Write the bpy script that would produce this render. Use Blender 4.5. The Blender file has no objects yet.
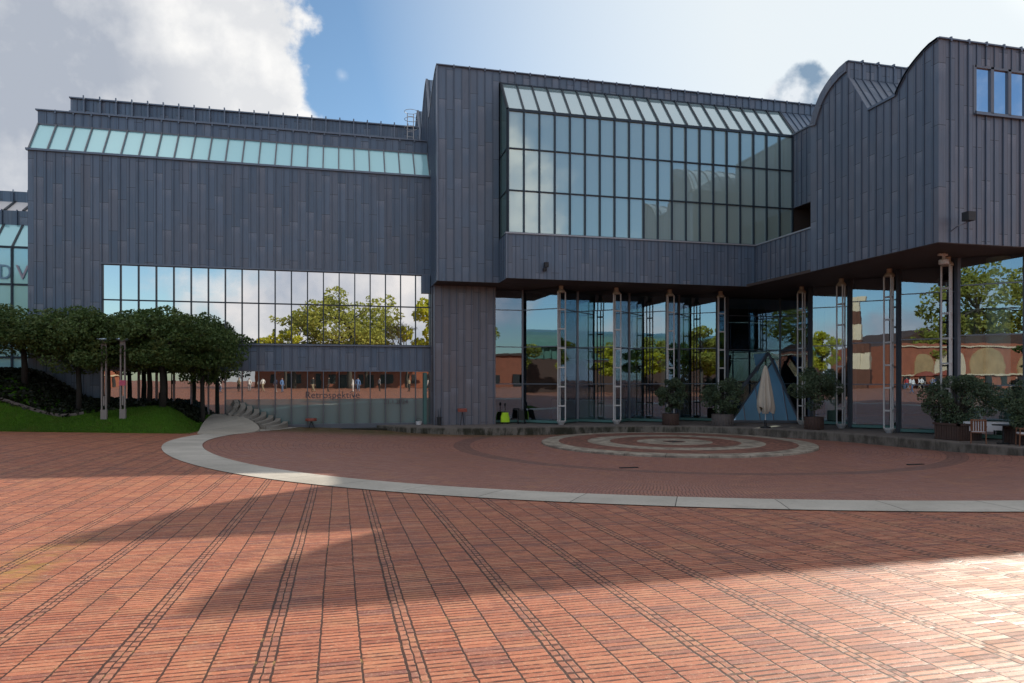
import bpy, bmesh, math, random
from mathutils import Vector, Matrix, noise as mnoise
random.seed(11)
PI = math.pi
C = bpy.context.scene.collection
scene = bpy.context.scene

# ------------------------------------------------------------------ helpers
class MB:
    def __init__(s): s.v = []; s.f = []; s.m = []
    def quad(s, a, b, c, d, m=0):
        n = len(s.v); s.v += [a, b, c, d]; s.f.append((n, n+1, n+2, n+3)); s.m.append(m)
    def box(s, x0, x1, y0, y1, z0, z1, m=0):
        n = len(s.v)
        s.v += [(x0,y0,z0),(x1,y0,z0),(x1,y1,z0),(x0,y1,z0),(x0,y0,z1),(x1,y0,z1),(x1,y1,z1),(x0,y1,z1)]
        for q in ((0,3,2,1),(4,5,6,7),(0,1,5,4),(1,2,6,5),(2,3,7,6),(3,0,4,7)):
            s.f.append(tuple(n+i for i in q)); s.m.append(m)
    def bar(s, a, b, w, d=None, up=(0,0,1), m=0):
        # box beam from a to b, width w (across) and depth d
        a = Vector(a); b = Vector(b); d = w if d is None else d
        x = (b-a).normalized(); up = Vector(up)
        if abs(x.dot(up)) > .98: up = Vector((0,1,0))
        y = up.cross(x).normalized(); z = x.cross(y)
        n = len(s.v)
        for p in (a, b):
            for (i, j) in ((-1,-1),(1,-1),(1,1),(-1,1)):
                s.v.append(tuple(p + y*(w/2*i) + z*(d/2*j)))
        for q in ((0,3,2,1),(4,5,6,7),(0,1,5,4),(1,2,6,5),(2,3,7,6),(3,0,4,7)):
            s.f.append(tuple(n+i for i in q)); s.m.append(m)
    def tube(s, pts, rad, seg=8, m=0, cap=True):
        if not isinstance(rad, (list, tuple)): rad = [rad]*len(pts)
        pts = [Vector(p) for p in pts]; rings = []
        for i, p in enumerate(pts):
            t = (pts[min(i+1,len(pts)-1)] - pts[max(i-1,0)]).normalized()
            r = Vector((1,0,0)) if abs(t.x) < .9 else Vector((0,1,0))
            a = t.cross(r).normalized(); b = t.cross(a)
            n = len(s.v); rings.append(n)
            for k in range(seg):
                th = 2*PI*k/seg
                s.v.append(tuple(p + (a*math.cos(th)+b*math.sin(th))*rad[i]))
        for i in range(len(rings)-1):
            for k in range(seg):
                k2 = (k+1) % seg
                s.f.append((rings[i]+k, rings[i]+k2, rings[i+1]+k2, rings[i+1]+k)); s.m.append(m)
        if cap:
            s.f.append(tuple(rings[0]+k for k in range(seg))[::-1]); s.m.append(m)
            s.f.append(tuple(rings[-1]+k for k in range(seg))); s.m.append(m)
    def lathe(s, c, prof, seg=24, m=0):
        # prof: (radius, z) list
        rings = []
        for (r, z) in prof:
            n = len(s.v); rings.append(n)
            for k in range(seg):
                th = 2*PI*k/seg
                s.v.append((c[0]+r*math.cos(th), c[1]+r*math.sin(th), c[2]+z))
        for i in range(len(rings)-1):
            for k in range(seg):
                k2 = (k+1) % seg
                s.f.append((rings[i]+k, rings[i]+k2, rings[i+1]+k2, rings[i+1]+k)); s.m.append(m)
        s.f.append(tuple(rings[-1]+k for k in range(seg))); s.m.append(m)
        s.f.append(tuple(rings[0]+k for k in range(seg))[::-1]); s.m.append(m)
    def prism(s, poly, fn, d0, d1, m=0):
        # poly: 2D outline, fn(a, b, d) -> 3D point; extruded between depths d0 and d1
        n = len(s.v); k = len(poly)
        for d in (d0, d1):
            for (a, b) in poly: s.v.append(fn(a, b, d))
        s.f.append(tuple(range(n, n+k))); s.m.append(m)
        s.f.append(tuple(range(n+2*k-1, n+k-1, -1))); s.m.append(m)
        for i in range(k):
            j = (i+1) % k
            s.f.append((n+i, n+k+i, n+k+j, n+j)); s.m.append(m)
    def build(s, name, mats, parent=None, smooth=False, fix=True):
        me = bpy.data.meshes.new(name); me.from_pydata(s.v, [], s.f)
        if not isinstance(mats, (list, tuple)): mats = [mats]
        for q in mats: me.materials.append(q)
        me.polygons.foreach_set('material_index', s.m)
        if smooth: me.polygons.foreach_set('use_smooth', [True]*len(s.f))
        if fix:
            bm = bmesh.new(); bm.from_mesh(me); bmesh.ops.recalc_face_normals(bm, faces=bm.faces); bm.to_mesh(me); bm.free()
        o = bpy.data.objects.new(name, me); C.objects.link(o)
        if parent: o.parent = parent
        return o

def tag(o, label=None, cat=None, group=None, kind=None):
    if label: o['label'] = label
    if cat: o['category'] = cat
    if group: o['group'] = group
    if kind: o['kind'] = kind
    return o
def thing(name, label, cat, loc=(0,0,0), rz=0, group=None):
    o = bpy.data.objects.new(name, None); C.objects.link(o)
    o.location = loc; o.rotation_euler = (0,0,rz); o.empty_display_size = .2
    return tag(o, label, cat, group)
def dup(root, loc, rz=0, sc=None, label=None):
    r = root.copy(); C.objects.link(r); r.location = loc; r.rotation_euler = (0,0,rz)
    if sc: r.scale = sc
    if label: r['label'] = label
    for ch in list(root.children):
        c = ch.copy(); C.objects.link(c); c.parent = r
        for g in ch.children:
            d = g.copy(); C.objects.link(d); d.parent = c
    return r

# ------------------------------------------------------------------ node helpers
class NT:
    def __init__(s, name, world=False):
        if world:
            s.o = bpy.data.worlds.new(name); s.o.use_nodes = True
        else:
            s.o = bpy.data.materials.new(name); s.o.use_nodes = True
        s.t = s.o.node_tree; s.t.nodes.clear()
    def n(s, typ, **kw):
        q = s.t.nodes.new(typ)
        for k, v in kw.items():
            if k.startswith('i_'): q.inputs[k[2:]].default_value = v
            else: setattr(q, k, v)
        return q
    def l(s, a, b): s.t.links.new(a, b)
    def _in(s, sock, v):
        if isinstance(v, (int, float)): sock.default_value = v
        elif isinstance(v, tuple): sock.default_value = v if len(v) == len(sock.default_value) else (v + (1,))
        else: s.l(v, sock)
    def m(s, op, a, b=None, c=None, clamp=False):
        q = s.t.nodes.new('ShaderNodeMath'); q.operation = op; q.use_clamp = clamp
        s._in(q.inputs[0], a)
        if b is not None: s._in(q.inputs[1], b)
        if c is not None: s._in(q.inputs[2], c)
        return q.outputs[0]
    def vm(s, op, a, b=None, out=0):
        q = s.t.nodes.new('ShaderNodeVectorMath'); q.operation = op
        s._in(q.inputs[0], a)
        if b is not None: s._in(q.inputs[1], b)
        return q.outputs[out]
    def mix(s, f, a, b, blend='MIX'):
        q = s.t.nodes.new('ShaderNodeMix'); q.data_type = 'RGBA'; q.blend_type = blend
        s._in(q.inputs[0], f); s._in(q.inputs[6], a); s._in(q.inputs[7], b)
        return q.outputs[2]
    def sstep(s, x, a, b, lo=0., hi=1.):
        q = s.t.nodes.new('ShaderNodeMapRange'); q.interpolation_type = 'SMOOTHSTEP'
        s._in(q.inputs[0], x); s._in(q.inputs[1], a); s._in(q.inputs[2], b); s._in(q.inputs[3], lo); s._in(q.inputs[4], hi)
        return q.outputs[0]
    def lin(s, x, a, b, lo=0., hi=1.):
        q = s.t.nodes.new('ShaderNodeMapRange')
        s._in(q.inputs[0], x); s._in(q.inputs[1], a); s._in(q.inputs[2], b); s._in(q.inputs[3], lo); s._in(q.inputs[4], hi)
        return q.outputs[0]
    def noise(s, vec, scale, detail=4, rough=.5, out='Fac', dist=0.):
        q = s.n('ShaderNodeTexNoise'); q.inputs['Scale'].default_value = scale
        q.inputs['Detail'].default_value = detail; q.inputs['Roughness'].default_value = rough
        q.inputs['Distortion'].default_value = dist
        if vec is not None: s.l(vec, q.inputs['Vector'])
        return q.outputs[out]
    def white(s, a, b=0., c=0., col=False):
        q = s.n('ShaderNodeTexWhiteNoise'); q.noise_dimensions = '3D'
        s.l(s.comb(a, b, c), q.inputs['Vector'])
        return q.outputs['Color' if col else 'Value']
    def comb(s, a, b, c):
        q = s.n('ShaderNodeCombineXYZ')
        s._in(q.inputs[0], a); s._in(q.inputs[1], b); s._in(q.inputs[2], c)
        return q.outputs[0]
    def sep(s, v):
        q = s.n('ShaderNodeSeparateXYZ'); s.l(v, q.inputs[0]); return q.outputs
    def pos(s): return s.n('ShaderNodeNewGeometry').outputs['Position']
    def obj(s): return s.n('ShaderNodeTexCoord').outputs['Object']
    def bsdf(s, col, rough=.5, metal=0., spec=.5, bump=None, bstr=.3, bdist=.01, **kw):
        q = s.n('ShaderNodeBsdfPrincipled')
        s._in(q.inputs['Base Color'], col); s._in(q.inputs['Roughness'], rough); s._in(q.inputs['Metallic'], metal)
        s._in(q.inputs['Specular IOR Level'], spec)
        if bump is not None:
            b = s.n('ShaderNodeBump'); b.inputs['Strength'].default_value = bstr; b.inputs['Distance'].default_value = bdist
            s.l(bump, b.inputs['Height']); s.l(b.outputs[0], q.inputs['Normal'])
        for k, v in kw.items(): s._in(q.inputs[k.replace('_', ' ')], v)
        return q.outputs[0]
    def out(s, sh, disp=None):
        q = s.n('ShaderNodeOutputMaterial'); s.l(sh, q.inputs[0]); return s.o

def simple(name, col, rough=.6, metal=0., var=.25, scale=3., spec=.5):
    t = NT(name); p = t.obj()
    a = t.noise(p, scale, 5, .6); b = t.noise(p, scale*9, 3, .6)
    f = t.m('ADD', t.m('MULTIPLY', t.m('SUBTRACT', a, .5), var*1.6), t.m('MULTIPLY', t.m('SUBTRACT', b, .5), var))
    f = t.m('ADD', f, 1.)
    c = t.vm('SCALE', tuple(col)); c.node.inputs[3].default_value = 1; t.l(f, c.node.inputs[3])
    return t.out(t.bsdf(c, t.m('ADD', rough, t.m('MULTIPLY', t.m('SUBTRACT', b, .5), .15)), metal, spec, bump=b, bstr=.15, bdist=.01))

# ------------------------------------------------------------------ ground height
def smoothst(a, b, x):
    t = min(1, max(0, (x-a)/(b-a))); return t*t*(3-2*t)
def G(s, t):
    tt = min(t, 36)
    if tt < -15: tt = -15
    P = -0.025*tt + .026*min(18, max(0, 3-s))*smoothst(10, 26, t)
    w = smoothst(8.5, 20.5, math.hypot(s-14.9, t-28))
    return -1.13*(1-w) + P*w
# mound of lawn and ivy bank on the left
def edge_t(s):      # front edge of the lawn
    return 31.62 - .11*(s+6.0)
def mound(s, t):
    g = G(s, t); d = max(0, t-edge_t(s))
    A = 1.05 + 1.0*smoothst(-11.5, -14.5, s) + .6*smoothst(-15, -22, s)
    z = g + .04 + A*smoothst(0, 3.5, d)
    z += .45*smoothst(34.6, 38.0, t + .35*(-11-s))*smoothst(-10.5, -14.5, s)   # ivy bank
    f = smoothst(-7.9, -6.1, s)
    return z*(1-f) + (g-.02 + .55*smoothst(34.2, 38.3, t))*f

# ------------------------------------------------------------------ materials
def mat_brick():
    t = NT('clinker_paving'); P = t.pos(); x, y, z = t.sep(P)
    warp = t.noise(P, .25, 2, .5, 'Color'); wx, wy, _ = t.sep(warp)
    xw = t.m('ADD', x, t.m('MULTIPLY', t.m('SUBTRACT', wx, .5), .04))
    w2 = t.noise(P, 3.5, 2, .5)
    xw = t.m('ADD', xw, t.m('MULTIPLY', t.m('SUBTRACT', w2, .5), .012))
    yw = t.m('ADD', y, t.m('MULTIPLY', t.m('SUBTRACT', wy, .5), .12))
    # lanes
    per = .938
    u = t.m('DIVIDE', t.m('ADD', xw, 10*per - .47 + .06), per)
    iu = t.m('FLOOR', u); fu = t.m('MULTIPLY', t.m('FRACT', u), per)     # 0..0.938, 0.06 = centre of the triple seam
    def seam(pos, w): return t.m('SUBTRACT', 1., t.sstep(t.m('ABSOLUTE', t.m('SUBTRACT', fu, pos)), w*.35, w))
    jit = t.m('MULTIPLY', t.m('SUBTRACT', t.noise(P, 14., 2, .6), .5), .016)
    fu = t.m('ADD', fu, jit)
    seams = t.m('MAXIMUM', t.m('MAXIMUM', seam(.003, .0115), seam(.06, .0085)), t.m('MAXIMUM', seam(.117, .0115), t.m('MAXIMUM', seam(.395, .0105), seam(.665, .0105))))
    seams = t.m('MAXIMUM', seams, seam(.936, .0105))
    lane = t.m('ADD', t.m('ADD', t.m('GREATER_THAN', fu, .06), t.m('GREATER_THAN', fu, .117)), t.m('ADD', t.m('GREATER_THAN', fu, .395), t.m('GREATER_THAN', fu, .665)))
    laneid = t.m('ADD', t.m('MULTIPLY', iu, 5.), lane)
    narrow = t.m('LESS_THAN', fu, .117)
    pitch = t.m('ADD', .066, t.m('MULTIPLY', narrow, .034))
    off = t.white(laneid, 3.1)
    v = t.m('DIVIDE', t.m('ADD', yw, t.m('MULTIPLY', off, .2)), pitch)
    iv = t.m('FLOOR', v); fv = t.m('FRACT', v)
    rowj = t.m('SUBTRACT', 1., t.sstep(t.m('ABSOLUTE', t.m('SUBTRACT', fv, .5)), .5, .33))   # placeholder, replaced below
    dist = t.m('MINIMUM', fv, t.m('SUBTRACT', 1., fv))
    jw = t.m('ADD', .12, t.m('MULTIPLY', t.white(laneid, iv, 5.), .16))
    rowj = t.m('SUBTRACT', 1., t.sstep(dist, t.m('MULTIPLY', jw, .4), jw))
    mud = t.noise(P, 9., 3, .6)
    rowj = t.m('MULTIPLY', rowj, t.sstep(mud, .36, .56, .35, 1.))
    jA = t.m('MAXIMUM', rowj, seams)
    r1 = t.white(laneid, iv, 1.); r2 = t.white(laneid, iv, 2.)
    # inside the circle: concentric courses
    dx = t.m('SUBTRACT', x, 14.9); dy = t.m('SUBTRACT', y, 28.)
    rr = t.m('SQRT', t.m('ADD', t.m('MULTIPLY', dx, dx), t.m('MULTIPLY', dy, dy)))
    ang = t.m('ARCTAN2', dy, dx)
    cr = t.m('DIVIDE', rr, .21); icr = t.m('FLOOR', cr); fcr = t.m('FRACT', cr)
    ca = t.m('ADD', t.m('MULTIPLY', ang, t.m('DIVIDE', t.m('MULTIPLY', icr, .21), .068)), t.white(icr, 7.))
    ica = t.m('FLOOR', ca); fca = t.m('FRACT', ca)
    d1 = t.m('MINIMUM', fcr, t.m('SUBTRACT', 1., fcr)); d2 = t.m('MINIMUM', fca, t.m('SUBTRACT', 1., fca))
    jB = t.m('MAXIMUM', t.m('SUBTRACT', 1., t.sstep(d1, .02, .05)), t.m('SUBTRACT', 1., t.sstep(d2, .06, .16)))
    jB = t.m('MULTIPLY', jB, .8)
    q1 = t.white(icr, ica, 1.); q2 = t.white(icr, ica, 2.)
    inside = t.m('LESS_THAN', rr, 20.1)
    joint = t.m('ADD', t.m('MULTIPLY', jB, inside), t.m('MULTIPLY', jA, t.m('SUBTRACT', 1., inside)))
    ra = t.m('ADD', t.m('MULTIPLY', q1, inside), t.m('MULTIPLY', r1, t.m('SUBTRACT', 1., inside)))
    rb = t.m('ADD', t.m('MULTIPLY', q2, inside), t.m('MULTIPLY', r2, t.m('SUBTRACT', 1., inside)))
    base = t.mix(ra, (.335,.112,.066,1), (.475,.18,.104,1))
    base = t.mix(t.m('MULTIPLY', t.sstep(rb, .74, .99), .6), base, (.17,.085,.085,1))
    base = t.mix(t.m('MULTIPLY', t.sstep(rb, .25, .02), .3), base, (.50,.27,.16,1))
    base = t.mix(t.m('MULTIPLY', inside, .7), base, (.27,.14,.122,1))
    # narrow setts are greyer
    nn = t.m('MULTIPLY', narrow, t.m('SUBTRACT', 1., inside))
    base = t.mix(t.m('MULTIPLY', nn, .3), base, (.33,.17,.12,1))
    big = t.noise(P, .22, 5, .6); mid = t.noise(P, 1.7, 6, .65); fine = t.noise(P, 45., 3, .7)
    base = t.mix(t.sstep(big, .5, .75, 0., .35), base, (.24,.13,.10,1))
    base = t.mix(t.sstep(mid, .5, .72, 0., .45), base, (.47,.24,.13,1))
    base = t.mix(t.sstep(mid, .47, .3, 0., .35), base, (.2,.09,.075,1))
    base = t.mix(t.sstep(fine, .52, .72, 0., .6), base, (.56,.36,.24,1)); f2 = t.noise(P, 19., 3, .65); base = t.mix(t.sstep(f2, .44, .28, 0., .5), base, (.20,.085,.07,1))
    # darker ring and a dark band at the outside of the disc
    ring = t.m('MULTIPLY', t.sstep(rr, 9.55, 9.65), t.sstep(rr, 10.35, 10.25))
    base = t.mix(t.m('MULTIPLY', ring, .5), base, (.12,.085,.08,1))
    # moss along the foot of the building and sand in the joints
    mossn = t.noise(P, 2.4, 5, .7)
    wet = t.m('MULTIPLY', t.sstep(t.m('ADD', y, t.m('MULTIPLY', x, .06)), 33.0, 36.6), t.m('MULTIPLY', inside, t.sstep(x, 16., 8.)))
    base = t.mix(t.m('MULTIPLY', wet, t.sstep(mossn, .25, .6, .45, .95)), base, (.105,.085,.02,1))
    strip = t.m('MULTIPLY', t.sstep(t.m('ABSOLUTE', t.m('SUBTRACT', x, t.m('ADD', -3.35, t.m('MULTIPLY', wx, .4)))), .55, .1), t.sstep(t.m('ABSOLUTE', t.m('SUBTRACT', y, 7.2)), 3.4, .8))
    base = t.mix(t.m('MULTIPLY', strip, t.sstep(mossn, .35, .65, .0, .7)), base, (.36,.24,.04,1))
    jcol = t.mix(t.sstep(t.noise(P, 5.5, 4, .7), .58, .72), (.028,.017,.014,1), (.26,.17,.06,1))
    jcol = t.mix(t.m('MULTIPLY', rowj, t.m('SUBTRACT', 1., seams)), jcol, (.06,.022,.018,1))
    col = t.mix(t.m('MULTIPLY', joint, .92), base, jcol)
    h = t.m('ADD', t.m('SUBTRACT', 1., joint), t.m('ADD', t.m('MULTIPLY', fine, .25), t.m('MULTIPLY', ra, .3)))
    vor = t.n('ShaderNodeTexVoronoi'); vor.inputs['Scale'].default_value = 2.2; t.l(P, vor.inputs['Vector'])
    spot = t.m('MULTIPLY', t.sstep(vor.outputs['Distance'], .055, .03), t.m('GREATER_THAN', t.sep(vor.outputs['Color'])[0], .55))
    col = t.mix(t.m('MULTIPLY', spot, .6), col, t.mix(t.sep(vor.outputs['Color'])[1], (.05,.035,.03,1), (.45,.38,.30,1)))
    stain = t.noise(t.vm('MULTIPLY', P, (1., .55, 1.)), .9, 6, .68, dist=.6)
    col = t.mix(t.sstep(stain, .56, .70, 0., .38), col, (.13,.07,.055,1))
    rough = t.m('ADD', t.m('MULTIPLY', rb, .16), t.lin(mid, .3, .7, .43, .60))
    return t.out(t.bsdf(col, rough, 0., .26, bump=h, bstr=.5, bdist=.006))

def mat_zinc(name='zinc_cladding', a=(.104,.156,.226), b=(.144,.202,.284), warm=(.162,.180,.222), length=2.05, wamt=.5, rough=.42):
    t = NT(name); P = t.pos(); x, y, z = t.sep(P)
    u = t.m('DIVIDE', t.m('ADD', t.m('ADD', x, y), 40*.4075 + .003), .4075)
    iu = t.m('FLOOR', u); fu = t.m('FRACT', u)
    off = t.m('ADD', t.m('MULTIPLY', t.m('MODULO', iu, 2.), .45), t.m('MULTIPLY', t.white(iu, 1.), .38))
    v = t.m('ADD', t.m('DIVIDE', t.m('ADD', z, 20.), length), off)
    iv = t.m('FLOOR', v); fv = t.m('FRACT', v)
    r = t.white(iu, iv, 1.); r2 = t.white(iu, iv, 2.)
    n1 = t.noise(P, .3, 4, .55); n2 = t.noise(t.vm('MULTIPLY', P, (5., 5., .8)), 1., 5, .65); n3 = t.noise(P, 26., 3, .6)
    col = t.mix(r, a + (1,), b + (1,))
    col = t.mix(t.m('MULTIPLY', t.sstep(r2, .45, .95), wamt), col, warm + (1,))
    col = t.mix(t.sstep(n1, .45, .7, 0., .5), col, warm + (1,))
    col = t.mix(t.sstep(n2, .5, .8, 0., .35), col, (.15,.17,.20,1))
    col = t.mix(t.sstep(n2, .48, .25, 0., .3), col, (.05,.058,.075,1))
    n4 = t.noise(t.vm('MULTIPLY', P, (9., 9., .28)), 1., 4, .6)
    col = t.mix(t.sstep(n4, .56, .75, 0., .4), col, (.20,.22,.255,1)); col = t.mix(t.sstep(n4, .42, .25, 0., .4), col, (.055,.062,.085,1))
    # whitish bloom just below every cross joint, dark line in the joint itself
    bloom = t.m('MULTIPLY', t.sstep(fv, .72, .985), t.lin(r, 0., 1., .05, .5))
    col = t.mix(t.m('MULTIPLY', bloom, t.sstep(n3, .3, .6)), col, (.30,.32,.37,1))
    jl = t.m('MAXIMUM', t.m('GREATER_THAN', fv, .992), t.m('MULTIPLY', t.sstep(t.m('MINIMUM', fu, t.m('SUBTRACT', 1., fu)), .06, .02), .3))
    col = t.mix(jl, col, (.028,.032,.042,1))
    h = t.m('ADD', t.m('MULTIPLY', n1, 2.), t.m('MULTIPLY', r, 1.6))
    ro = t.m('ADD', rough, t.m('MULTIPLY', t.m('SUBTRACT', n2, .5), .3))
    return t.out(t.bsdf(col, ro, .12, .5, bump=h, bstr=.22, bdist=.03))

def mat_glass(name, tint, refl, inner, ro=.004, see=0., innertex=None):
    # reflective pane; what is not mirrored is either see-through or an inner colour painted in for the dark or daylit room behind
    t = NT(name); g = t.n('ShaderNodeBsdfGlossy'); g.inputs['Roughness'].default_value = ro
    g.inputs['Color'].default_value = tint + (1,)
    P = t.pos(); n = t.noise(P, .55, 3, .5)
    b = t.n('ShaderNodeBump'); b.inputs['Strength'].default_value = .09; b.inputs['Distance'].default_value = .02
    t.l(n, b.inputs['Height']); t.l(b.outputs[0], g.inputs['Normal'])
    d = t.n('ShaderNodeBsdfDiffuse'); d.inputs['Color'].default_value = inner + (1,)
    second = d.outputs[0]
    if see > 0:
        tr = t.n('ShaderNodeBsdfTransparent'); tr.inputs['Color'].default_value = (.80,.95,.90,1)
        m = t.n('ShaderNodeMixShader'); m.inputs[0].default_value = see
        t.l(second, m.inputs[1]); t.l(tr.outputs[0], m.inputs[2]); second = m.outputs[0]
    lw = t.n('ShaderNodeFresnel'); lw.inputs['IOR'].default_value = 1.5
    f = t.m('ADD', refl, t.m('MULTIPLY', lw.outputs[0], 1-refl), clamp=True)
    m = t.n('ShaderNodeMixShader'); t.l(f, m.inputs[0]); t.l(second, m.inputs[1]); t.l(g.outputs[0], m.inputs[2])
    return t.out(m.outputs[0])

def mat_leaf(name, a, b, c, trans=.3):
    t = NT(name); P = t.obj(); x = t.noise(P, 1.3, 3, .6); y = t.noise(P, 11., 2, .6)
    gi = t.n('ShaderNodeAttribute'); gi.attribute_name = 'rnd'
    col = t.mix(gi.outputs['Fac'], a + (1,), b + (1,))
    col = t.mix(t.sstep(x, .5, .72, 0., .8), col, c + (1,))
    p = t.bsdf(col, .55, 0., .35)
    tl = t.n('ShaderNodeBsdfTranslucent'); t.l(col, tl.inputs[0])
    m = t.n('ShaderNodeMixShader'); m.inputs[0].default_value = trans
    t.l(p, m.inputs[1]); t.l(tl.outputs[0], m.inputs[2])
    return t.out(m.outputs[0])

def mat_stone(name, a, b, block=1.2, horiz=False, circ=False):
    t = NT(name); P = t.pos(); x, y, z = t.sep(P)
    n1 = t.noise(P, .8, 5, .6); n2 = t.noise(P, 16., 4, .7); n3 = t.noise(P, 90., 2, .6)
    col = t.mix(t.sstep(n1, .3, .7), a + (1,), b + (1,))
    col = t.mix(t.sstep(n2, .52, .8, 0., .5), col, tuple(q*1.35 for q in a) + (1,))
    col = t.mix(t.sstep(n2, .46, .2, 0., .55), col, tuple(q*.5 for q in a) + (1,))
    if circ:
        ang = t.m('ARCTAN2', t.m('SUBTRACT', y, 28.), t.m('SUBTRACT', x, 14.9))
        k = t.m('MULTIPLY', ang, 20.1/block)
    else:
        k = t.m('DIVIDE', t.m('ADD', x, t.m('MULTIPLY', y, -1.)), block)
    fk = t.m('FRACT', k); ik = t.m('FLOOR', k)
    j = t.m('LESS_THAN', t.m('MINIMUM', fk, t.m('SUBTRACT', 1., fk)), .008/block*1.0)
    sh = t.vm('SCALE', col); t.l(t.lin(t.white(ik, 2.), 0., 1., .93, 1.06), sh.node.inputs[3])
    col = t.mix(t.m('MULTIPLY', j, .85), sh, (.04,.037,.033,1))
    w4 = t.noise(P, 1.6, 6, .7)
    col = t.mix(t.sstep(w4, .52, .68, 0., .4), col, tuple(q*.55 for q in a) + (1,))
    return t.out(t.bsdf(col, .8, 0., .35, bump=t.m('ADD', n2, t.m('MULTIPLY', j, -2.)), bstr=.3, bdist=.01))

def mat_terrace_wall():
    t = NT('weathered_concrete'); P = t.pos(); x, y, z = t.sep(P)
    n1 = t.noise(t.vm('MULTIPLY', P, (1., 1., .35)), 2.2, 6, .7); n2 = t.noise(P, 20., 4, .7)
    col = t.mix(t.sstep(n1, .35, .6), (.075,.068,.055,1), (.19,.17,.145,1))
    dirt = t.m('MULTIPLY', t.sstep(x, 22., 15.), t.sstep(n1, .62, .4))
    col = t.mix(t.m('MULTIPLY', dirt, .85), col, (.03,.03,.018,1))
    top = t.sstep(z, -.80, -.74)
    col = t.mix(t.m('MULTIPLY', top, .5), col, (.24,.21,.19,1))
    k = t.m('FRACT', t.m('DIVIDE', t.m('SUBTRACT', x, y), 1.9))
    col = t.mix(t.m('MULTIPLY', t.m('LESS_THAN', k, .008), .8), col, (.03,.03,.025,1))
    return t.out(t.bsdf(col, .85, 0., .3, bump=n2, bstr=.35, bdist=.012))

def mat_disc():
    t = NT('medallion_paving'); P = t.pos(); x, y, z = t.sep(P)
    dx = t.m('SUBTRACT', x, 14.5); dy = t.m('SUBTRACT', y, 28.6)
    rr = t.m('SQRT', t.m('ADD', t.m('MULTIPLY', dx, dx), t.m('MULTIPLY', dy, dy))); ang = t.m('ARCTAN2', dy, dx)
    def band(a, b): return t.m('MULTIPLY', t.m('GREATER_THAN', rr, a), t.m('LESS_THAN', rr, b))
    st = t.m('ADD', t.m('ADD', band(5.15, 7.), band(2.85, 3.85)), band(.5, 1.65))
    n = t.noise(P, 2., 5, .7); n2 = t.noise(P, 22., 3, .7)
    stone = t.mix(t.sstep(n, .35, .65), (.22,.19,.155,1), (.42,.37,.30,1))
    cr = t.m('DIVIDE', rr, .115); ca = t.m('MULTIPLY', ang, t.m('MULTIPLY', t.m('FLOOR', cr), .5))
    rnd = t.white(t.m('FLOOR', cr), t.m('FLOOR', ca), 1.)
    br = t.mix(rnd, (.13,.06,.048,1), (.26,.12,.085,1))
    rad = t.m('FRACT', t.m('MULTIPLY', ang, 24/(2*PI)))
    j = t.m('MULTIPLY', t.m('LESS_THAN', rad, .02), st)
    col = t.mix(st, br, stone)
    col = t.mix(t.m('MULTIPLY', j, .7), col, (.05,.045,.04,1))
    col = t.mix(t.sstep(t.noise(P, .9, 6, .7), .50, .64, 0., .55), col, (.09,.065,.05,1))
    star = t.m('ADD', .36, t.m('MULTIPLY', t.m('SINE', t.m('MULTIPLY', ang, 8.)), .16))
    col = t.mix(t.m('LESS_THAN', rr, star), col, (.03,.03,.032,1))
    return t.out(t.bsdf(col, .7, 0., .4, bump=n2, bstr=.2, bdist=.008))

M = {}
M['brick'] = mat_brick()
M['zinc'] = mat_zinc()
M['zincr'] = mat_zinc('zinc_cladding_weathered', (.118,.152,.208), (.154,.188,.248), (.172,.172,.202), 2.3, .55)
M['zincp'] = mat_zinc('zinc_cladding_sheltered', (.15,.155,.185), (.20,.20,.23), (.19,.165,.175), 2.0, .6)
M['zroof'] = mat_zinc('zinc_roof_sheet', (.10,.155,.235), (.145,.21,.30), (.13,.17,.22), 3., .3, .36)
M['rib'] = simple('zinc_seam', (.105,.14,.195), .4, .4, .2)
M['ribl'] = simple('zinc_capping', (.16,.19,.24), .38, .5, .2)
M['frame'] = simple('dark_steel_frame', (.035,.05,.068), .4, .4, .2)
M['framel'] = simple('grey_steel_frame', (.16,.175,.205), .4, .5, .2)
M['white'] = simple('white_lacquered_steel', (.62,.60,.58), .45, .0, .12)
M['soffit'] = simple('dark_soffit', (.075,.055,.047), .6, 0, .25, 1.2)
M['mirror'] = mat_glass('mirror_glazing', (.86,.88,.90), .80, (.03,.04,.045))
M['lowglass'] = mat_glass('shop_glazing', (.80,.82,.82), .48, (.035,.055,.052))
M['film'] = mat_glass('teal_film_glazing', (.8,.82,.82), .16, (.15,.25,.25))
M['gallery'] = mat_glass('gallery_glazing', (.66,.80,.82), .40, (.66,.86,.82), see=.36)  # pale inner colour stands in for daylight in the room behind
M['gside'] = mat_glass('gallery_side_glazing', (.55,.70,.68), .35, (.12,.19,.17))
M['entr'] = mat_glass('entrance_glazing', (.44,.56,.68), .48, (.012,.016,.016), see=.94)
M['skyl'] = mat_glass('frosted_skylight', (.62,.88,.95), .30, (.38,.74,.80), ro=.12)
M['skyl2'] = mat_glass('pale_skylight', (.80,.92,.98), .42, (.62,.86,.90), ro=.06, see=.5)
M['cornerwin'] = mat_glass('corner_window_glazing', (.62,.76,.95), .78, (.05,.08,.10))
M['pyr'] = mat_glass('blue_prism_glass', (.55,.74,.95), .34, (.22,.46,.66), ro=.05)
M['disc'] = mat_disc()
M['stripe'] = mat_stone('pale_granite_stripe', (.38,.355,.31), (.51,.475,.42), 1.6, circ=True)
M['ramp'] = mat_stone('grey_granite_ramp', (.44,.40,.34), (.56,.51,.435), 1.6)
M['step'] = mat_stone('weathered_step_stone', (.24,.22,.19), (.36,.33,.29), 2.4)
M['terr'] = mat_terrace_wall()
M['tfloor'] = simple('terrace_paving', (.17,.145,.13), .75, 0, .5, 2.5)
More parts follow.
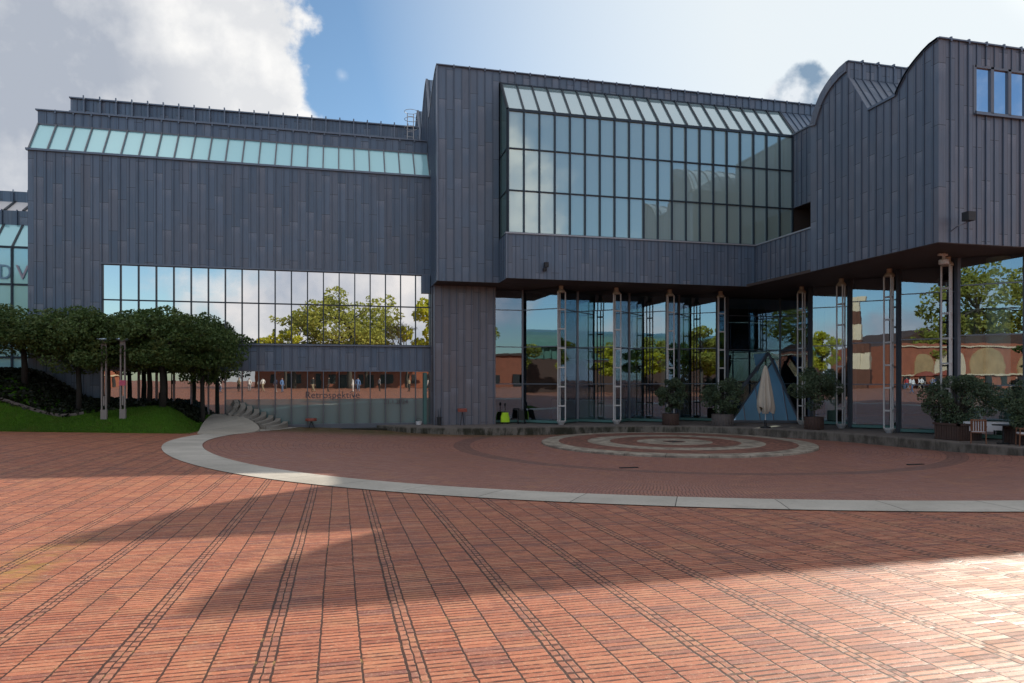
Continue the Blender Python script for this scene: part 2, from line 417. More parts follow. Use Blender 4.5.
M['soil'] = simple('dark_soil', (.03,.026,.018), .95, 0, .5, 4)
M['grassb'] = simple('lawn_ground', (.055,.14,.010), .95, 0, .6, 3, .1)
M['bark'] = simple('bark', (.06,.052,.042), .9, 0, .6, 6)
M['dbark'] = simple('dark_bark', (.03,.027,.022), .9, 0, .6, 6)
M['leaf'] = mat_leaf('plane_tree_leaves', (.040,.085,.024), (.125,.195,.055), (.15,.18,.055), .25)
M['leafy'] = mat_leaf('sunlit_locust_leaves', (.24,.27,.05), (.40,.42,.09), (.48,.42,.07), .5)
M['leafv'] = mat_leaf('yellow_locust_leaves', (.36,.40,.03), (.55,.52,.04), (.5,.45,.05), .5)
M['leafd'] = mat_leaf('dark_green_leaves', (.05,.09,.02), (.10,.15,.04), (.12,.16,.05), .3)
M['leafo'] = mat_leaf('olive_leaves', (.06,.10,.055), (.15,.20,.115), (.14,.20,.08), .3)
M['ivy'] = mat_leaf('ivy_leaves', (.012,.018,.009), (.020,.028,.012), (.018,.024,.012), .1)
M['blade'] = mat_leaf('grass_blades', (.060,.145,.012), (.11,.205,.02), (.13,.17,.03), .3)
M['cloth'] = simple('beige_canvas', (.50,.44,.36), .9, 0, .15, 3)
M['tubw'] = simple('brown_timber_tub', (.085,.05,.04), .8, 0, .5, 8)
M['tubs'] = simple('grey_stone', (.16,.135,.125), .85, 0, .3, 8)
M['wood'] = simple('teak', (.20,.085,.045), .6, 0, .4, 8)
M['wcl'] = simple('white_linen', (.72,.70,.70), .9, 0, .08)
M['blk'] = simple('black_plastic', (.02,.02,.022), .5, 0, .2)
M['hivis'] = simple('hi_vis_fabric', (.50,.80,.03), .8, 0, .1)
M['brass'] = simple('warm_lamp_brass', (.5,.35,.12), .4, .3)
M['teal'] = simple('teal_steel', (.10,.22,.20), .5, .1, .2)
M['red'] = simple('red_lacquer', (.30,.07,.045), .5, 0, .2)
M['gold'] = simple('ochre_bronze', (.45,.27,.05), .5, .1, .3)
M['dstat'] = simple('dark_bronze', (.02,.035,.05), .5, .2, .3)
M['greystat'] = simple('grey_plaster', (.10,.13,.15), .8, 0, .2)
M['inwall'] = simple('gallery_wall', (.62,.66,.62), .9, 0, .08, .5)
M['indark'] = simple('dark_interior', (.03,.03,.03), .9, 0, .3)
M['incol'] = simple('pale_column_plaster', (.74,.95,.88), .7, 0, .05)
M['letter'] = simple('dark_vinyl_lettering', (.10,.085,.10), .6)
M['letterb'] = simple('blue_vinyl_lettering', (.24,.42,.55), .6)
M['letterr'] = simple('mauve_vinyl_lettering', (.45,.42,.50), .6)
M['cream'] = simple('cream_granite', (.62,.52,.36), .8, 0, .3, 1.5)
M['tan'] = simple('ochre_render_panel', (.40,.27,.13), .8, 0, .6, .8)
M['rust'] = simple('rusted_iron', (.12,.045,.025), .8, 0, .5, 2)
M['rbrick'] = simple('red_brickwork', (.33,.11,.06), .9, 0, .45, 1.0)
M['dbrown'] = simple('dark_brown_panels', (.075,.04,.028), .7, 0, .3, 1)
M['groof'] = simple('green_glass_roof', (.12,.24,.19), .25, .2, .35, .6)
M['skin'] = simple('skin', (.50,.30,.21), .6, 0, .1)
M['hair'] = simple('hair', (.05,.03,.02), .7)

# ------------------------------------------------------------------ ground
def build_ground():
    xs = []; ys = []
    def axis(lo, hi, a, b, fine):
        v = []; x = a
        while x < b: v.append(x); x += fine
        v.append(b); st = fine; x = b
        while x < hi: st *= 1.35; x += st; v.append(min(x, hi))
        st = fine; x = a
        while x > lo: st *= 1.35; x -= st; v.insert(0, max(x, lo))
        return v
    xs = axis(-900, 900, -22, 40, .5); ys = axis(-900, 900, 0, 41, .5)
    mb = MB(); nx = len(xs); ny = len(ys)
    for y in ys:
        for x in xs: mb.v.append((x, y, G(x, y)))
    for j in range(ny-1):
        for i in range(nx-1):
            a = j*nx+i; mb.f.append((a, a+1, a+nx+1, a+nx)); mb.m.append(0)
    tag(mb.build('plaza', M['brick'], smooth=True, fix=False), 'red clinker brick plaza with seams running away from the viewer', kind='structure')
    # pale stripe: a ring of granite slabs a finger proud of the bricks
    mb = MB(); N = 420
    for i in range(N):
        a0 = 2*PI*i/N; a1 = 2*PI*(i+1)/N
        q = []
        rs = (19.55, 20.1, 20.72)
        for r0, r1 in zip(rs[:-1], rs[1:]):
            p = [(14.9+r*math.cos(a), 28+r*math.sin(a)) for (r, a) in ((r0,a0),(r1,a0),(r1,a1),(r0,a1))]
            if max(k[1] for k in p) > 38.2 or max(k[0] for k in p) > 30 and min(k[1] for k in p) > 14: continue
            mb.quad(*[(k[0], k[1], G(*k)+.014) for k in p])
    tag(mb.build('stone_stripe', M['stripe'], fix=False), 'pale granite stripe curving round the circular paving', kind='structure')
    # raised round medallion
    mb = MB(); mb.lathe((14.5, 28.6, 0), [(5.92, -1.5), (5.92, -1.06), (5.88, -1.045)], 96)
    tag(mb.build('paving_medallion', M['disc']), 'low round stone platform with concentric grey and brick rings', kind='structure')
build_ground()

# terrace in front of the entrance
TE = [(1.6,38.8),(3.2,36.6),(5.0,35.5),(7.9,34.85),(11.6,34.6),(15.3,34.1),(17.2,33.65),(18.8,32.8),(20.5,31.0),(21.9,28.8),(22.6,26.7),(22.95,24.7),(23.2,22.7),(23.5,20.6),(24.2,18.0),(26.0,15.0),(29.5,12.0)]
def catmull(P, n=6):
    out = []
    for i in range(len(P)-1):
        p0 = Vector(P[max(i-1,0)]); p1 = Vector(P[i]); p2 = Vector(P[i+1]); p3 = Vector(P[min(i+2,len(P)-1)])
        for k in range(n):
            t = k/n
            out.append(tuple(.5*((2*p1)+(p2-p0)*t+(2*p0-5*p1+4*p2-p3)*t*t+(3*p1-p0-3*p2+p3)*t**3)))
    out.append(tuple(P[-1])); return out
edge = catmull(TE)
poly = edge + [(50, 12.0), (50, 39.5), (1.6, 39.5)]
mb = MB(); mb.prism(poly, lambda a, b, d: (a, b, d), -1.7, -.725)
terr = tag(mb.build('terrace', M['terr']), 'raised terrace with a weathered concrete edge', kind='structure')
mb = MB()
# inset paving sheet
inn = []
for i, p in enumerate(edge):
    a = Vector(edge[max(i-1,0)]); b = Vector(edge[min(i+1,len(edge)-1)]); d = (b-a).normalized()
    inn.append((p[0]-d.y*-1*-.35*-1, p[1]+d.x*.35) if False else (p[0] - d.y*.35, p[1] + d.x*.35))
mb.prism(inn + [(49.9, 12.4), (49.9, 39.4), (2.0, 39.4)], lambda a, b, d: (a, b, d), -.73, -.72)
tag(mb.build('terrace_floor', M['tfloor']), 'dark paving of the terrace under the overhang', kind='structure')

# lawn mound, ivy bank
mb = MB(); xs = [-60+i*1.0 for i in range(36)] + [-24+i*.3 for i in range(55)] + [-7.6+i*.1 for i in range(16)]; nt = 26
for x in xs:
    e = edge_t(x)
    for k in range(nt+1):
        y = e + (38.36 - e)*(k/nt)
        zz = mound(x, y) if k > 0 else G(x, y) - .03
        mb.v.append((x, y, zz + .0))
for i in range(len(xs)-1):
    for k in range(nt):
        a = i*(nt+1)+k; mb.f.append((a, a+nt+1, a+nt+2, a+1)); mb.m.append(0)
tag(mb.build('lawn', M['grassb'], smooth=True), 'bright green lawn rising from the brick plaza below the trees', kind='structure')
def kerb_line(s):   # boundary between lawn (front) and ivy (behind)
    return 34.0 - .16*(s+11.5) if s < -11.5 else 34.0 + .38*(s+11.5)
def rndcol(me, n, per):
    at = me.attributes.new('rnd', 'FLOAT', 'FACE')
    v = []
    for i in range(n): v += [random.random()]*per
    at.data.foreach_set('value', v[:len(me.polygons)])
mb = MB(); n = 0
while n < 42000:
    x = random.uniform(-19.5, -6.15); e = edge_t(x); y = random.uniform(e+.01, min(38.2, kerb_line(x)))
    z = mound(x, y); h = random.uniform(.03, .075); a = random.uniform(0, PI); w = .010
    dx = math.cos(a)*w; dy = math.sin(a)*w; lx = random.uniform(-.03,.03); ly = random.uniform(-.03,.03)
    k = len(mb.v); mb.v += [(x-dx,y-dy,z-.01),(x+dx,y+dy,z-.01),(x+lx,y+ly,z+h)]; mb.f.append((k,k+1,k+2)); mb.m.append(0); n += 1
g = mb.build('grass', M['blade'], fix=False); rndcol(g.data, n, 1)
tag(g, 'short bright green grass blades on the lawn', 'grass', kind='stuff')
# ivy
mb = MB(); n = 0
while n < 16000:
    x = random.uniform(-26, -6.5); y = random.uniform(kerb_line(x)-.1, 38.3)
    z = mound(x, y) + random.random()*.14
    d = Vector((random.gauss(0,1), random.gauss(0,1), random.gauss(0,1)+1)).normalized(); u = d.orthogonal().normalized(); v = d.cross(u); s_ = random.uniform(.04,.08)
    p = Vector((x,y,z)); mb.quad(*[tuple(p+u*s_*i+v*s_*j) for i,j in ((-1,-1),(1,-1),(1,1),(-1,1))]); n += 1
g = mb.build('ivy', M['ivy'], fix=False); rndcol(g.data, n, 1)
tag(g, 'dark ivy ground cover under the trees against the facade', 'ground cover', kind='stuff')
mb = MB(); prev = None
for i in range(40):
    x = -26 + i*.42; 
    if x > -10.6: break
    p = (x, kerb_line(x), mound(x, kerb_line(x))+.05)
    if prev: mb.bar(prev, p, .10, .12)
    prev = p
tag(mb.build('lawn_kerb', M['tubs']), 'thin grey stone kerb between lawn and ivy bank', kind='structure')
# ramp wedge that carries the stripe up beside the lawn
mb = MB()
L_ = [(-5.75,31.4),(-6.1,33.6),(-6.3,35.8),(-6.25,38.3)]; R_ = [(-4.35,31.6),(-3.65,34.4),(-4.2,36.4),(-5.45,38.3)]
Lc = catmull(L_, 6); Rc = catmull(R_, 6); zt = []
for i in range(len(Lc)):
    f = i/(len(Lc)-1); row = []
    for k in range(7):
        w = k/6; x = Lc[i][0]*(1-w)+Rc[i][0]*w; y = Lc[i][1]*(1-w)+Rc[i][1]*w
        z = G(x, y)+.022 + .60*smoothst(33.4, 38.3, y)
        row.append((x, y, z))
    zt.append(row)
for i in range(len(zt)-1):
    for k in range(6): mb.quad(zt[i][k], zt[i][k+1], zt[i+1][k+1], zt[i+1][k])
for i in range(len(zt)-1):
    a, b = zt[i][0], zt[i+1][0]; mb.quad(a, b, (b[0],b[1],b[2]-.5), (a[0],a[1],a[2]-.5))
    a, b = zt[i][-1], zt[i+1][-1]; mb.quad(a, b, (b[0],b[1],b[2]-.5), (a[0],a[1],a[2]-.5))
tag(mb.build('ramp_path', M['ramp'], smooth=True), 'pale granite ramp rising between the lawn and the steps', kind='structure')
# curved sitting steps beside the ramp
st = thing('curved_steps', 'low curved stone steps climbing beside the ramp in front of the shop window', 'steps', (-4.4, 37.0, -.9))
for i in range(8):
    mb = MB(); P0 = Vector((-2.75-.36*i, 38.28, -.62+.17*i)); P1 = Vector((-3.35-.30*i, 35.9+.27*i, -.74+.085*i))
    pts = []
    for k in range(9):
        w = k/8; p = P0.lerp(P1, w); p.x += .22*math.sin(PI*w); pts.append(p - Vector((-4.4, 37.0, -.9)))
    for a, b in zip(pts[:-1], pts[1:]): mb.bar(a, b, .25, .34)
    mb.build('step', M['step'], st)
mb = MB(); mb.box(-4.2, 4.0, 37.55, 38.33, -1.5, -.86)
tag(mb.build('planting_strip', M['soil']), 'narrow dark planted strip at the foot of the shop window', kind='structure')

# ------------------------------------------------------------------ museum
mus = thing('museum_building', 'large zinc clad museum with sawtooth vaulted roofs and tall glazing behind the plaza', 'museum', (12, 38, 0))
mus.location = (0,0,0)
PIT = .4075
def ribpos(a, b, off=0.):
    k = math.ceil((a-off)/PIT); r = []
    while k*PIT+off <= b+1e-4: r.append((k*PIT+off, k % 2 == 0)); k += 1
    return r
def zwall_t(rects, t, mat='zinc', tips=(), off=0., th=.18, name='zinc_wall', cut=None):
    """walls in a plane of constant y facing the plaza; rects = (s0, s1, z0, z1)"""
    mb = MB()
    for (a, b, z0, z1) in rects:
        mb.box(a, b, t, t+th, z0, z1)
        for (x, big) in ribpos(a+.02, b-.02, off):
            w = .016 if big else .010; d = .055 if big else .035
            mb.box(x-w, x+w, t-d, t+.002, z0+.01, z1-.01 + (.0), 1)
    return mb
def add_tips(mb, a, b, t, z, off=0., m=2):
    for (x, big) in ribpos(a+.02, b-.02, off):
        if big: mb.box(x-.035, x+.035, t-.09, t+.05, z-.10, z+.07, m)
M['cap'] = simple('bright_zinc_capping', (.36,.38,.42), .4, .3, .15)
ZM = lambda k: [M[k], M['rib'], M['ribl'], M['cap']]

# ---- left wing
O1 = -11.4 % PIT
mb = zwall_t([(-14.62, 4.84, 7.50, 12.80), (-14.62, -11.42, -1.2, 7.498), (-11.40, 4.84, 2.22, 3.50)], 38.4, off=O1)
mb.box(-14.70, 4.84, 38.30, 38.5, 12.80, 12.90, 2)
mb.box(-11.46, 4.84, 38.33, 38.45, 7.43, 7.50, 2)
mb.box(-11.40, 4.84, 38.26, 38.45, 3.50, 3.58, 2)
mb.box(-11.40, 4.84, 38.33, 38.45, 2.15, 2.22, 2)
wl = mb.build('zinc_wall', ZM('zinc'), mus); wl['label'] = 'wide zinc wall of the left wing'
mb = MB(); prof = [(38.62,12.8),(39.7,14.5),(39.7,15.18),(43.9,15.18),(43.9,17.3),(45.2,16.9),(46.4,16.0),(48.,15.0),(52,15.0),(52,-1.2),(38.6,-1.2)]
mb.prism(prof, lambda a, b, d: (d, a, b), -14.6, -14.42); mb.build('end_wall', ZM('zinc'), mus)
mb = MB(); mb.box(4.35, 4.80, 38.26, 38.38, 6.45, 7.42); mb.build('vent_box', M['zinc'], mus)
# mirror band
def curtain(name, s0, s1, n, rows, t, glass, frame, pane_name, mw=.05, md=.10, tilt=.0016, through=None):
    """flat curtain wall: frame part with one child per glass column"""
    mb = MB(); st = (s1-s0)/n
    z0 = rows[0]; z1 = rows[-1]
    for i in range(n+1):
        x = s0+i*st; mb.box(x-mw/2, x+mw/2, t-md+.02, t+.06, through[0] if through else z0, through[1] if through else z1)
    for z in rows: mb.box(s0, s1, t-md*.6, t+.05, z-.03, z+.03)
    fr = mb.build(name, frame, mus)
    for i in range(n):
        mb = MB(); x0 = s0+i*st+mw/2-.005; x1 = x0+st-mw+.01
        for a, b in zip(rows[:-1], rows[1:]):
            w = random.gauss(0, tilt)*st; v = random.gauss(0, tilt*.6)*(b-a)
            mb.quad((x0, t+w-v, a+.02), (x1, t-w-v, a+.02), (x1, t-w+v, b-.02), (x0, t+w+v, b-.02))
        mb.build(pane_name, glass, fr, fix=False)
    return fr
f = curtain('window_band', -11.38, 4.84, 20, [3.58, 5.68, 7.43], 38.46, M['mirror'], M['frame'], 'window_pane', .055, .12)
f['label'] = 'upper mirror window band of the left wing'
# lower shop glazing: panes down to the steps / plinth
st_ = 16.22/20
mb = MB()
def foot(x): return -.62 + max(0, min(1.7, (-3.3-x)*.30))
for i in range(21):
    x = -11.38+i*st_; mb.box(x-.018, x+.018, 38.28, 38.5, -1.1, 2.15)
mb.box(-3.4, 4.84, 38.30, 38.52, -1.2, -.62)
fr = mb.build('shop_window', M['framel'], mus); fr['label'] = 'lower shop window band of the left wing'
for i in range(20):
    x0 = -11.38+i*st_+.018; x1 = x0+st_-.036; w = random.gauss(0,.0012)*st_
    mb = MB(); zt_ = .70
    mb.quad((x0,38.46+w,zt_),(x1,38.46-w,zt_),(x1,38.46-w,2.16),(x0,38.46+w,2.16), 0)
    mb.quad((x0,38.46+w,-1.0),(x1,38.46-w,-1.0),(x1,38.46-w,zt_),(x0,38.46+w,zt_), 1 if i > 6 else 0)
    mb.build('shop_pane', [M['lowglass'], M['film']], fr, fix=False)
mb = MB(); mb.box(4.45, 4.62, 38.2, 38.34, -.72, 2.1); mb.build('corner_post', M['teal'], mus)

def text(body, size, loc, rot, mat, parent, name='lettering', ext=.006):
    cu = bpy.data.curves.new('t', 'FONT'); cu.body = body; cu.size = size; cu.extrude = ext; cu.align_x = 'LEFT'
    o = bpy.data.objects.new('t', cu); C.objects.link(o)
    bpy.context.view_layer.update()
    me = bpy.data.meshes.new_from_object(o.evaluated_get(bpy.context.evaluated_depsgraph_get()))
    bpy.data.objects.remove(o); me.materials.clear(); me.materials.append(mat)
    q = bpy.data.objects.new(name, me); C.objects.link(q); q.location = loc; q.rotation_euler = rot; q.parent = parent
    return q
text('Retrospektive', .50, (-1.78, 38.40, .74), (PI/2,0,0), M['letter'], mus)
text('21.1.2024', .33, (2.32, 38.40, .42), (PI/2,0,0), M['letter'], mus)

# skylight of the left wing
def slope(name, s0, s1, n, t0, z0, t1, z1, glass, pane_name, bar=M['ribl'], bw=.06, off=.05):
    mb = MB(); st = (s1-s0)/n
    nrm = Vector((0, -(z1-z0), (t1-t0))).normalized()
    for i in range(n+1):
        x = s0+i*st
        mb.bar(Vector((x,t0,z0))+nrm*off*.4, Vector((x,t1,z1))+nrm*off*.4, bw, .12, up=(0,0,1))
    for (tt, zz) in ((t0,z0),(t1,z1)): mb.box(s0, s1, tt-.05, tt+.06, zz-.04, zz+.04)
    fr = mb.build(name, bar, mus)
    for i in range(n):
        mb = MB(); x0 = s0+i*st+bw/2; x1 = s0+(i+1)*st-bw/2; w = random.gauss(0,.004)
        mb.quad((x0,t0,z0+w),(x1,t0,z0-w),(x1,t1,z1-w),(x0,t1,z1+w))
        mb.build(pane_name, glass, fr, fix=False)
    return fr
f = slope('skylight', -14.60, 4.80, 24, 38.46, 12.88, 39.6, 14.48, M['skyl'], 'skylight_pane', M['framel'])
f['label'] = 'long sloping skylight of the left wing'
mb = zwall_t([(-14.64, 4.80, 14.50, 15.16)], 39.6, 'zroof', off=O1)
mb.box(-14.72, 4.80, 39.50, 39.75, 15.16, 15.22, 2); add_tips(mb, -14.6, 4.7, 39.6, 15.17, O1)
mb.box(-14.6, 4.84, 39.8, 43.9, 14.95, 15.15, 0)
mb.build('roof_band', ZM('zroof'), mus)
# clerestory tier behind
mb = MB(); mb.box(-14.58, 4.80, 43.8, 44.0, 15.15, 17.40)
for (x, big) in ribpos(-14.5, 4.7, O1):
    if big: mb.box(x-.04, x+.04, 43.55, 43.8, 15.2, 17.47, 2); mb.box(x-.035, x+.035, 43.5, 43.6, 17.3, 17.54, 2)
    else: mb.box(x-.012, x+.012, 43.76, 43.8, 15.2, 17.4, 1)
mb.box(-14.62, 4.80, 43.68, 44.0, 17.40, 17.47, 2); mb.box(-14.6, 4.8, 43.62, 43.8, 16.62, 16.68, 2)
P5 = [(44.0,17.4),(45.2,17.1),(46.4,16.2),(48.0,15.3),(52.0,15.2)]
for (a, b), (c, d) in zip(P5[:-1], P5[1:]): mb.quad((-14.6,a,b),(4.8,a,b),(4.8,c,d),(-14.6,c,d))
mb.quad((-14.6,52,15.2),(4.8,52,15.2),(4.8,52,-1.2),(-14.6,52,-1.2))
mb.build('clerestory', ZM('zroof'), mus)
# roof access ladder with safety cage near the central block
mb = MB()
for x in (3.86, 4.22): mb.tube([(x,41.4,15.1),(x,41.4,17.35)], .025, 6)
for z in [15.4+.3*i for i in range(7)]: mb.tube([(3.86,41.4,z),(4.22,41.4,z)], .014, 6)
for z in (16.4, 16.9, 17.35):
    mb.tube([(4.04+.38*math.cos(a), 41.4-.35+.38*math.sin(a)*1., z) for a in [2*PI*k/14 for k in range(15)]], .016, 6)
mb.build('roof_ladder', M['white'], mus)

# ---- central block
ZR = 17.86
mb = zwall_t([(4.86, 8.10, 6.80, ZR), (8.10, 46.0, 17.30, ZR)], 35.8, off=O1)
mb.box(4.80, 46.0, 35.70, 35.95, ZR, ZR+.05, 2); add_tips(mb, 4.9, 46, 35.8, ZR+.02, O1)
mb.box(4.82, 4.90, 35.74, 35.9, 6.8, ZR, 2)
f = mb.build('zinc_wall', ZM('zinc'), mus); f['label'] = 'tall zinc wall of the central block'
def arc(t0, z0, t1, z1, n=10, bulge=1.0):
    # convex quarter arch: level at (t0,z0), steep at (t1,z1)
    out = []
    for i in range(n+1):
        a = PI/2*i/n; out.append((t0+(t1-t0)*math.sin(a)**bulge if False else t0+(t1-t0)*math.sin(a), z1+(z0-z1)*math.cos(a)))
    return out
def arc2(t0, z0, t1, z1, n=10, p=1.75):
    return [(t0+(t1-t0)*i/n, z0-(z0-z1)*(i/n)**p) for i in range(n+1)]
vb = arc2(35.95, ZR, 38.7, 16.35) + [(38.95,16.35)] + arc2(40.2, 18.95, 43.2, 16.2) + [(43.4,16.2)] + arc2(44.9, 18.9, 47.8, 16.2) + [(49,16.2)]
prof = vb + [(49, -1.2), (38.6, -1.2), (38.6, 6.8), (35.98, 6.8)]
mb = MB(); mb.prism(prof, lambda a, b, d: (d, a, b), 4.84, 5.02)
def ztop(P, t):
    for (a, b), (c, d) in zip(P[:-1], P[1:]):
        if a <= t <= c and c > a: return b+(d-b)*(t-a)/(c-a)
    return P[-1][1]
for (y, big) in ribpos(36.1, 48.5):
    z0 = 6.82 if y < 38.3 else 13.2 if y < 40 else 15.2
    mb.box(4.80 if big else 4.815, 4.842, y-.014, y+.014, z0, ztop(vb, y)-.02, 1)
f = mb.build('zinc_wall', ZM('zinc'), mus); f['label'] = 'narrow side wall of the central block with vaulted top'
def vault(P, s0, s1, name='vaulted_roof', off=.0):
    mb = MB()
    for (a, b), (c, d) in zip(P[:-1], P[1:]):
        mb.quad((s0,a,b),(s1,a,b),(s1,c,d),(s0,c,d))
    for (x, big) in ribpos(s0+.05, s1-.05, O1):
        if not big: continue
        for (a, b), (c, d) in zip(P[:-1], P[1:]): mb.bar((x,a,b+.02),(x,c,d+.02), .04, .08, m=1)
    # edge flashing
    for (a, b), (c, d) in zip(P[:-1], P[1:]): mb.bar((s0-.0,a,b+.01),(s0-.0,c,d+.01), .12, .10, m=2)
    return mb.build(name, ZM('zroof'), mus)
vault(vb, 4.86, 46)
# back of the block closes the volume
mb = MB(); mb.box(4.9, 46, 48.8, 49, -1.2, 16.2); mb.build('rear_wall', M['zinc'], mus)

# ---- bay with the gallery window
mb = zwall_t([(8.09, 22.10, 6.80, 9.02)], 34.0, off=O1)
mb.box(8.11, 8.25, 34.18, 35.78, 6.8, 9.02)
for (y, big) in ribpos(34.3, 35.7): mb.box(8.06, 8.11, y-.012, y+.012, 6.82, 9.0, 1)
mb.box(8.05, 8.13, 33.96, 34.06, 6.8, 9.02, 2)
mb.box(8.03, 22.14, 33.93, 34.22, 9.02, 9.09, 3)
f = mb.build('zinc_parapet', ZM('zinc'), mus); f['label'] = 'zinc parapet below the gallery window'
mb = MB(); mb.box(22.10, 22.26, 28.6, 34.0, 6.8, 9.02)
for (y, big) in ribpos(28.7, 33.95): mb.box(22.05 if big else 22.07, 22.11, y-.014, y+.014, 6.82, 9.0, 1)
mb.box(22.04, 22.32, 28.6, 33.93, 9.02, 9.09, 3)
f = mb.build('zinc_parapet', ZM('zincr'), mus); f['label'] = 'zinc side parapet running towards the right block'
NB = 20; S0 = 8.22; S1 = 24.52
f = curtain('gallery_window', S0, S1, NB, [9.12, 11.25, 13.36, 15.26], 34.22, M['gallery'], M['frame'], 'gallery_pane', .075, .12, .0012)
f['label'] = 'tall gallery window of the bay'
slp = slope('gallery_skylight', S0, S1+.2, NB, 34.24, 15.34, 35.76, 17.24, M['skyl2'], 'roof_pane', M['frame'], .07)
slp['label'] = 'sloping glass above the gallery window'
# glazed left cheek of the bay
mb = MB()
for (y, z1) in ((34.24,15.3),(35.74,17.2)): mb.box(8.14, 8.24, y-.04, y+.04, 9.05, z1)
for z in (9.1, 11.25, 13.36): mb.box(8.15, 8.23, 34.25, 35.74, z-.03, z+.03)
mb.bar((8.19,34.24,15.34),(8.19,35.74,17.22), .10, .08)
fr = mb.build('bay_cheek', M['frame'], mus)
mb = MB(); mb.prism([(34.28,9.1),(35.72,9.1),(35.72,17.15),(34.28,15.3)], lambda a, b, d: (d, a, b), 8.185, 8.195)
mb.build('cheek_pane', M['gside'], fr)
# zinc continuation of the slope to the right
mb = MB(); sl0 = (34.22,15.34); sl1 = (35.78,17.26)
mb.quad((24.74,sl0[0],sl0[1]),(46,sl0[0],sl0[1]),(46,sl1[0],sl1[1]),(24.74,sl1[0],sl1[1]))
for (x, big) in ribpos(24.75, 45, O1): mb.bar((x,sl0[0],sl0[1]+.02),(x,sl1[0],sl1[1]+.02), .045, .08, m=1)
mb.build('zinc_slope', ZM('zroof'), mus)
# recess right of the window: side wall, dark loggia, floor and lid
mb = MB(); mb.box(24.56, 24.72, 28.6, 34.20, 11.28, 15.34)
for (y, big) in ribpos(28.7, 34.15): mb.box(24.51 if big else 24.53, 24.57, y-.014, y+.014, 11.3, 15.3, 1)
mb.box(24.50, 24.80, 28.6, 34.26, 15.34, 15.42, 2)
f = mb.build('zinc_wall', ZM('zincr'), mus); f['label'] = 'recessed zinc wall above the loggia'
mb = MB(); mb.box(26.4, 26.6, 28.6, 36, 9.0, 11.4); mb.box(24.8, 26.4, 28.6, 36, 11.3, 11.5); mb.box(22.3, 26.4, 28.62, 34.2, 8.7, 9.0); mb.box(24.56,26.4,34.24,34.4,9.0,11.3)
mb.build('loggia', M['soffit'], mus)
mb = MB(); mb.box(24.8, 46, 28.6, 34.4, 15.2, 15.33); mb.build('roof_slab', M['zroof'], mus)
# gallery room seen through the glass
mb = MB(); mb.box(8.3, 26.0, 35.9, 36.05, 9.0, 17.2); mb.box(8.3, 24.5, 34.35, 35.9, 8.9, 9.02)
mb.build('gallery_room', M['inwall'], mus)

# ---- right block
SB = 21.50; TF = 21.36; ZT = 14.32
prA = [(TF-.004,ZT),(21.75,14.27),(22.05,14.16),(22.4,13.99),(22.65,13.84),(22.9,13.65),(23.12,13.41),(23.28,13.22),(23.4,13.04)]
prB = [(26.15,15.55),(26.6,15.47),(27.1,15.29),(27.5,15.07),(27.84,14.82),(28.1,14.5),(28.3,14.2),(28.48,13.85),(28.6,13.6)]
side = prA + [(24.9,13.02),(26.08,14.88)] + prB
mb = MB(); mb.prism(side + [(28.6,6.8),(TF-.004,6.8)], lambda a, b, d: (d, a, b), SB, SB+.2)
for (y, big) in ribpos(TF+.15, 28.5):
    mb.box(SB-.045 if big else SB-.03, SB+.002, y-.013, y+.013, 6.82, ztop(side, y)-.06, 1)
# raised rim that follows the arches
def rim(P, w=.12, d=.1, m=2, s=SB):
    for (a, b), (c, dd) in zip(P[:-1], P[1:]): mb.bar((s,a,b),(s,c,dd), w, d, m=m)
rim(prA); rim([(23.4,13.04),(24.9,13.02)], .14, .1)
ctr = (26.2, 13.2)
for (a, b), (c, d) in zip(prB[:-1], prB[1:]):
    i0 = (a+(ctr[0]-a)*.17, b+(ctr[1]-b)*.17); i1 = (c+(ctr[0]-c)*.17, d+(ctr[1]-d)*.17)
    mb.prism([(a,b+.02),(c,d+.02),i1,i0], lambda p, q, r: (r, p, q), SB-.09, SB+.0, 0)
f = mb.build('zinc_wall', ZM('zincr'), mus); f['label'] = 'side wall of the right block with two arches'
WZ0, WZ1, WS0, WS1 = 11.72, 13.52, 23.14, 29.66
mb = zwall_t([(SB+.21, WS0, 6.80, ZT), (WS0, WS1, WZ1, ZT), (WS0, WS1, 6.80, WZ0), (WS1, 46.0, 6.8, ZT)], TF, off=.0)
mb.box(SB-.04, 46, TF-.08, TF+.12, ZT, ZT+.05, 2); add_tips(mb, SB+.3, 46, TF, ZT+.03, 0.)
mb.box(WS0-.05, WS1, TF-.13, TF+.1, WZ0-.08, WZ0, 2)
f = mb.build('zinc_wall', ZM('zincr'), mus); f['label'] = 'front wall of the right block'
mb = MB()
for i in range(9):
    x = WS0+.815*i; mb.box(x-.07, x+.07, TF-.02, TF+.12, WZ0, WZ1)
mb.box(WS0, WS1, TF-.02, TF+.1, WZ0, WZ0+.08); mb.box(WS0, WS1, TF-.02, TF+.1, WZ1-.08, WZ1)
fr = mb.build('corner_window', M['framel'], mus); fr['label'] = 'row of blue windows in the right block'
for i in range(8):
    x = WS0+.815*i; mb = MB(); mb.quad((x+.07,TF+.05,WZ0+.08),(x+.745,TF+.05,WZ0+.08),(x+.745,TF+.05,WZ1-.08),(x+.07,TF+.05,WZ1-.08))
    mb.build('blue_pane', M['cornerwin'], fr, fix=False)
vault(prA, SB, 46); 
mb = MB()
mb.quad((SB,23.4,12.9),(46,23.4,12.9),(46,24.9,12.9),(SB,24.9,12.9))
mb.quad((SB,24.88,12.98),(46,24.88,12.98),(46,26.1,14.86),(SB,26.1,14.86))
for (x, big) in ribpos(SB+.1, 45, .2): mb.bar((x,24.88,13.0),(x,26.1,14.88), .04, .07, m=1)
mb.box(SB-.02, 46, 26.08, 26.16, 14.86, 15.55)
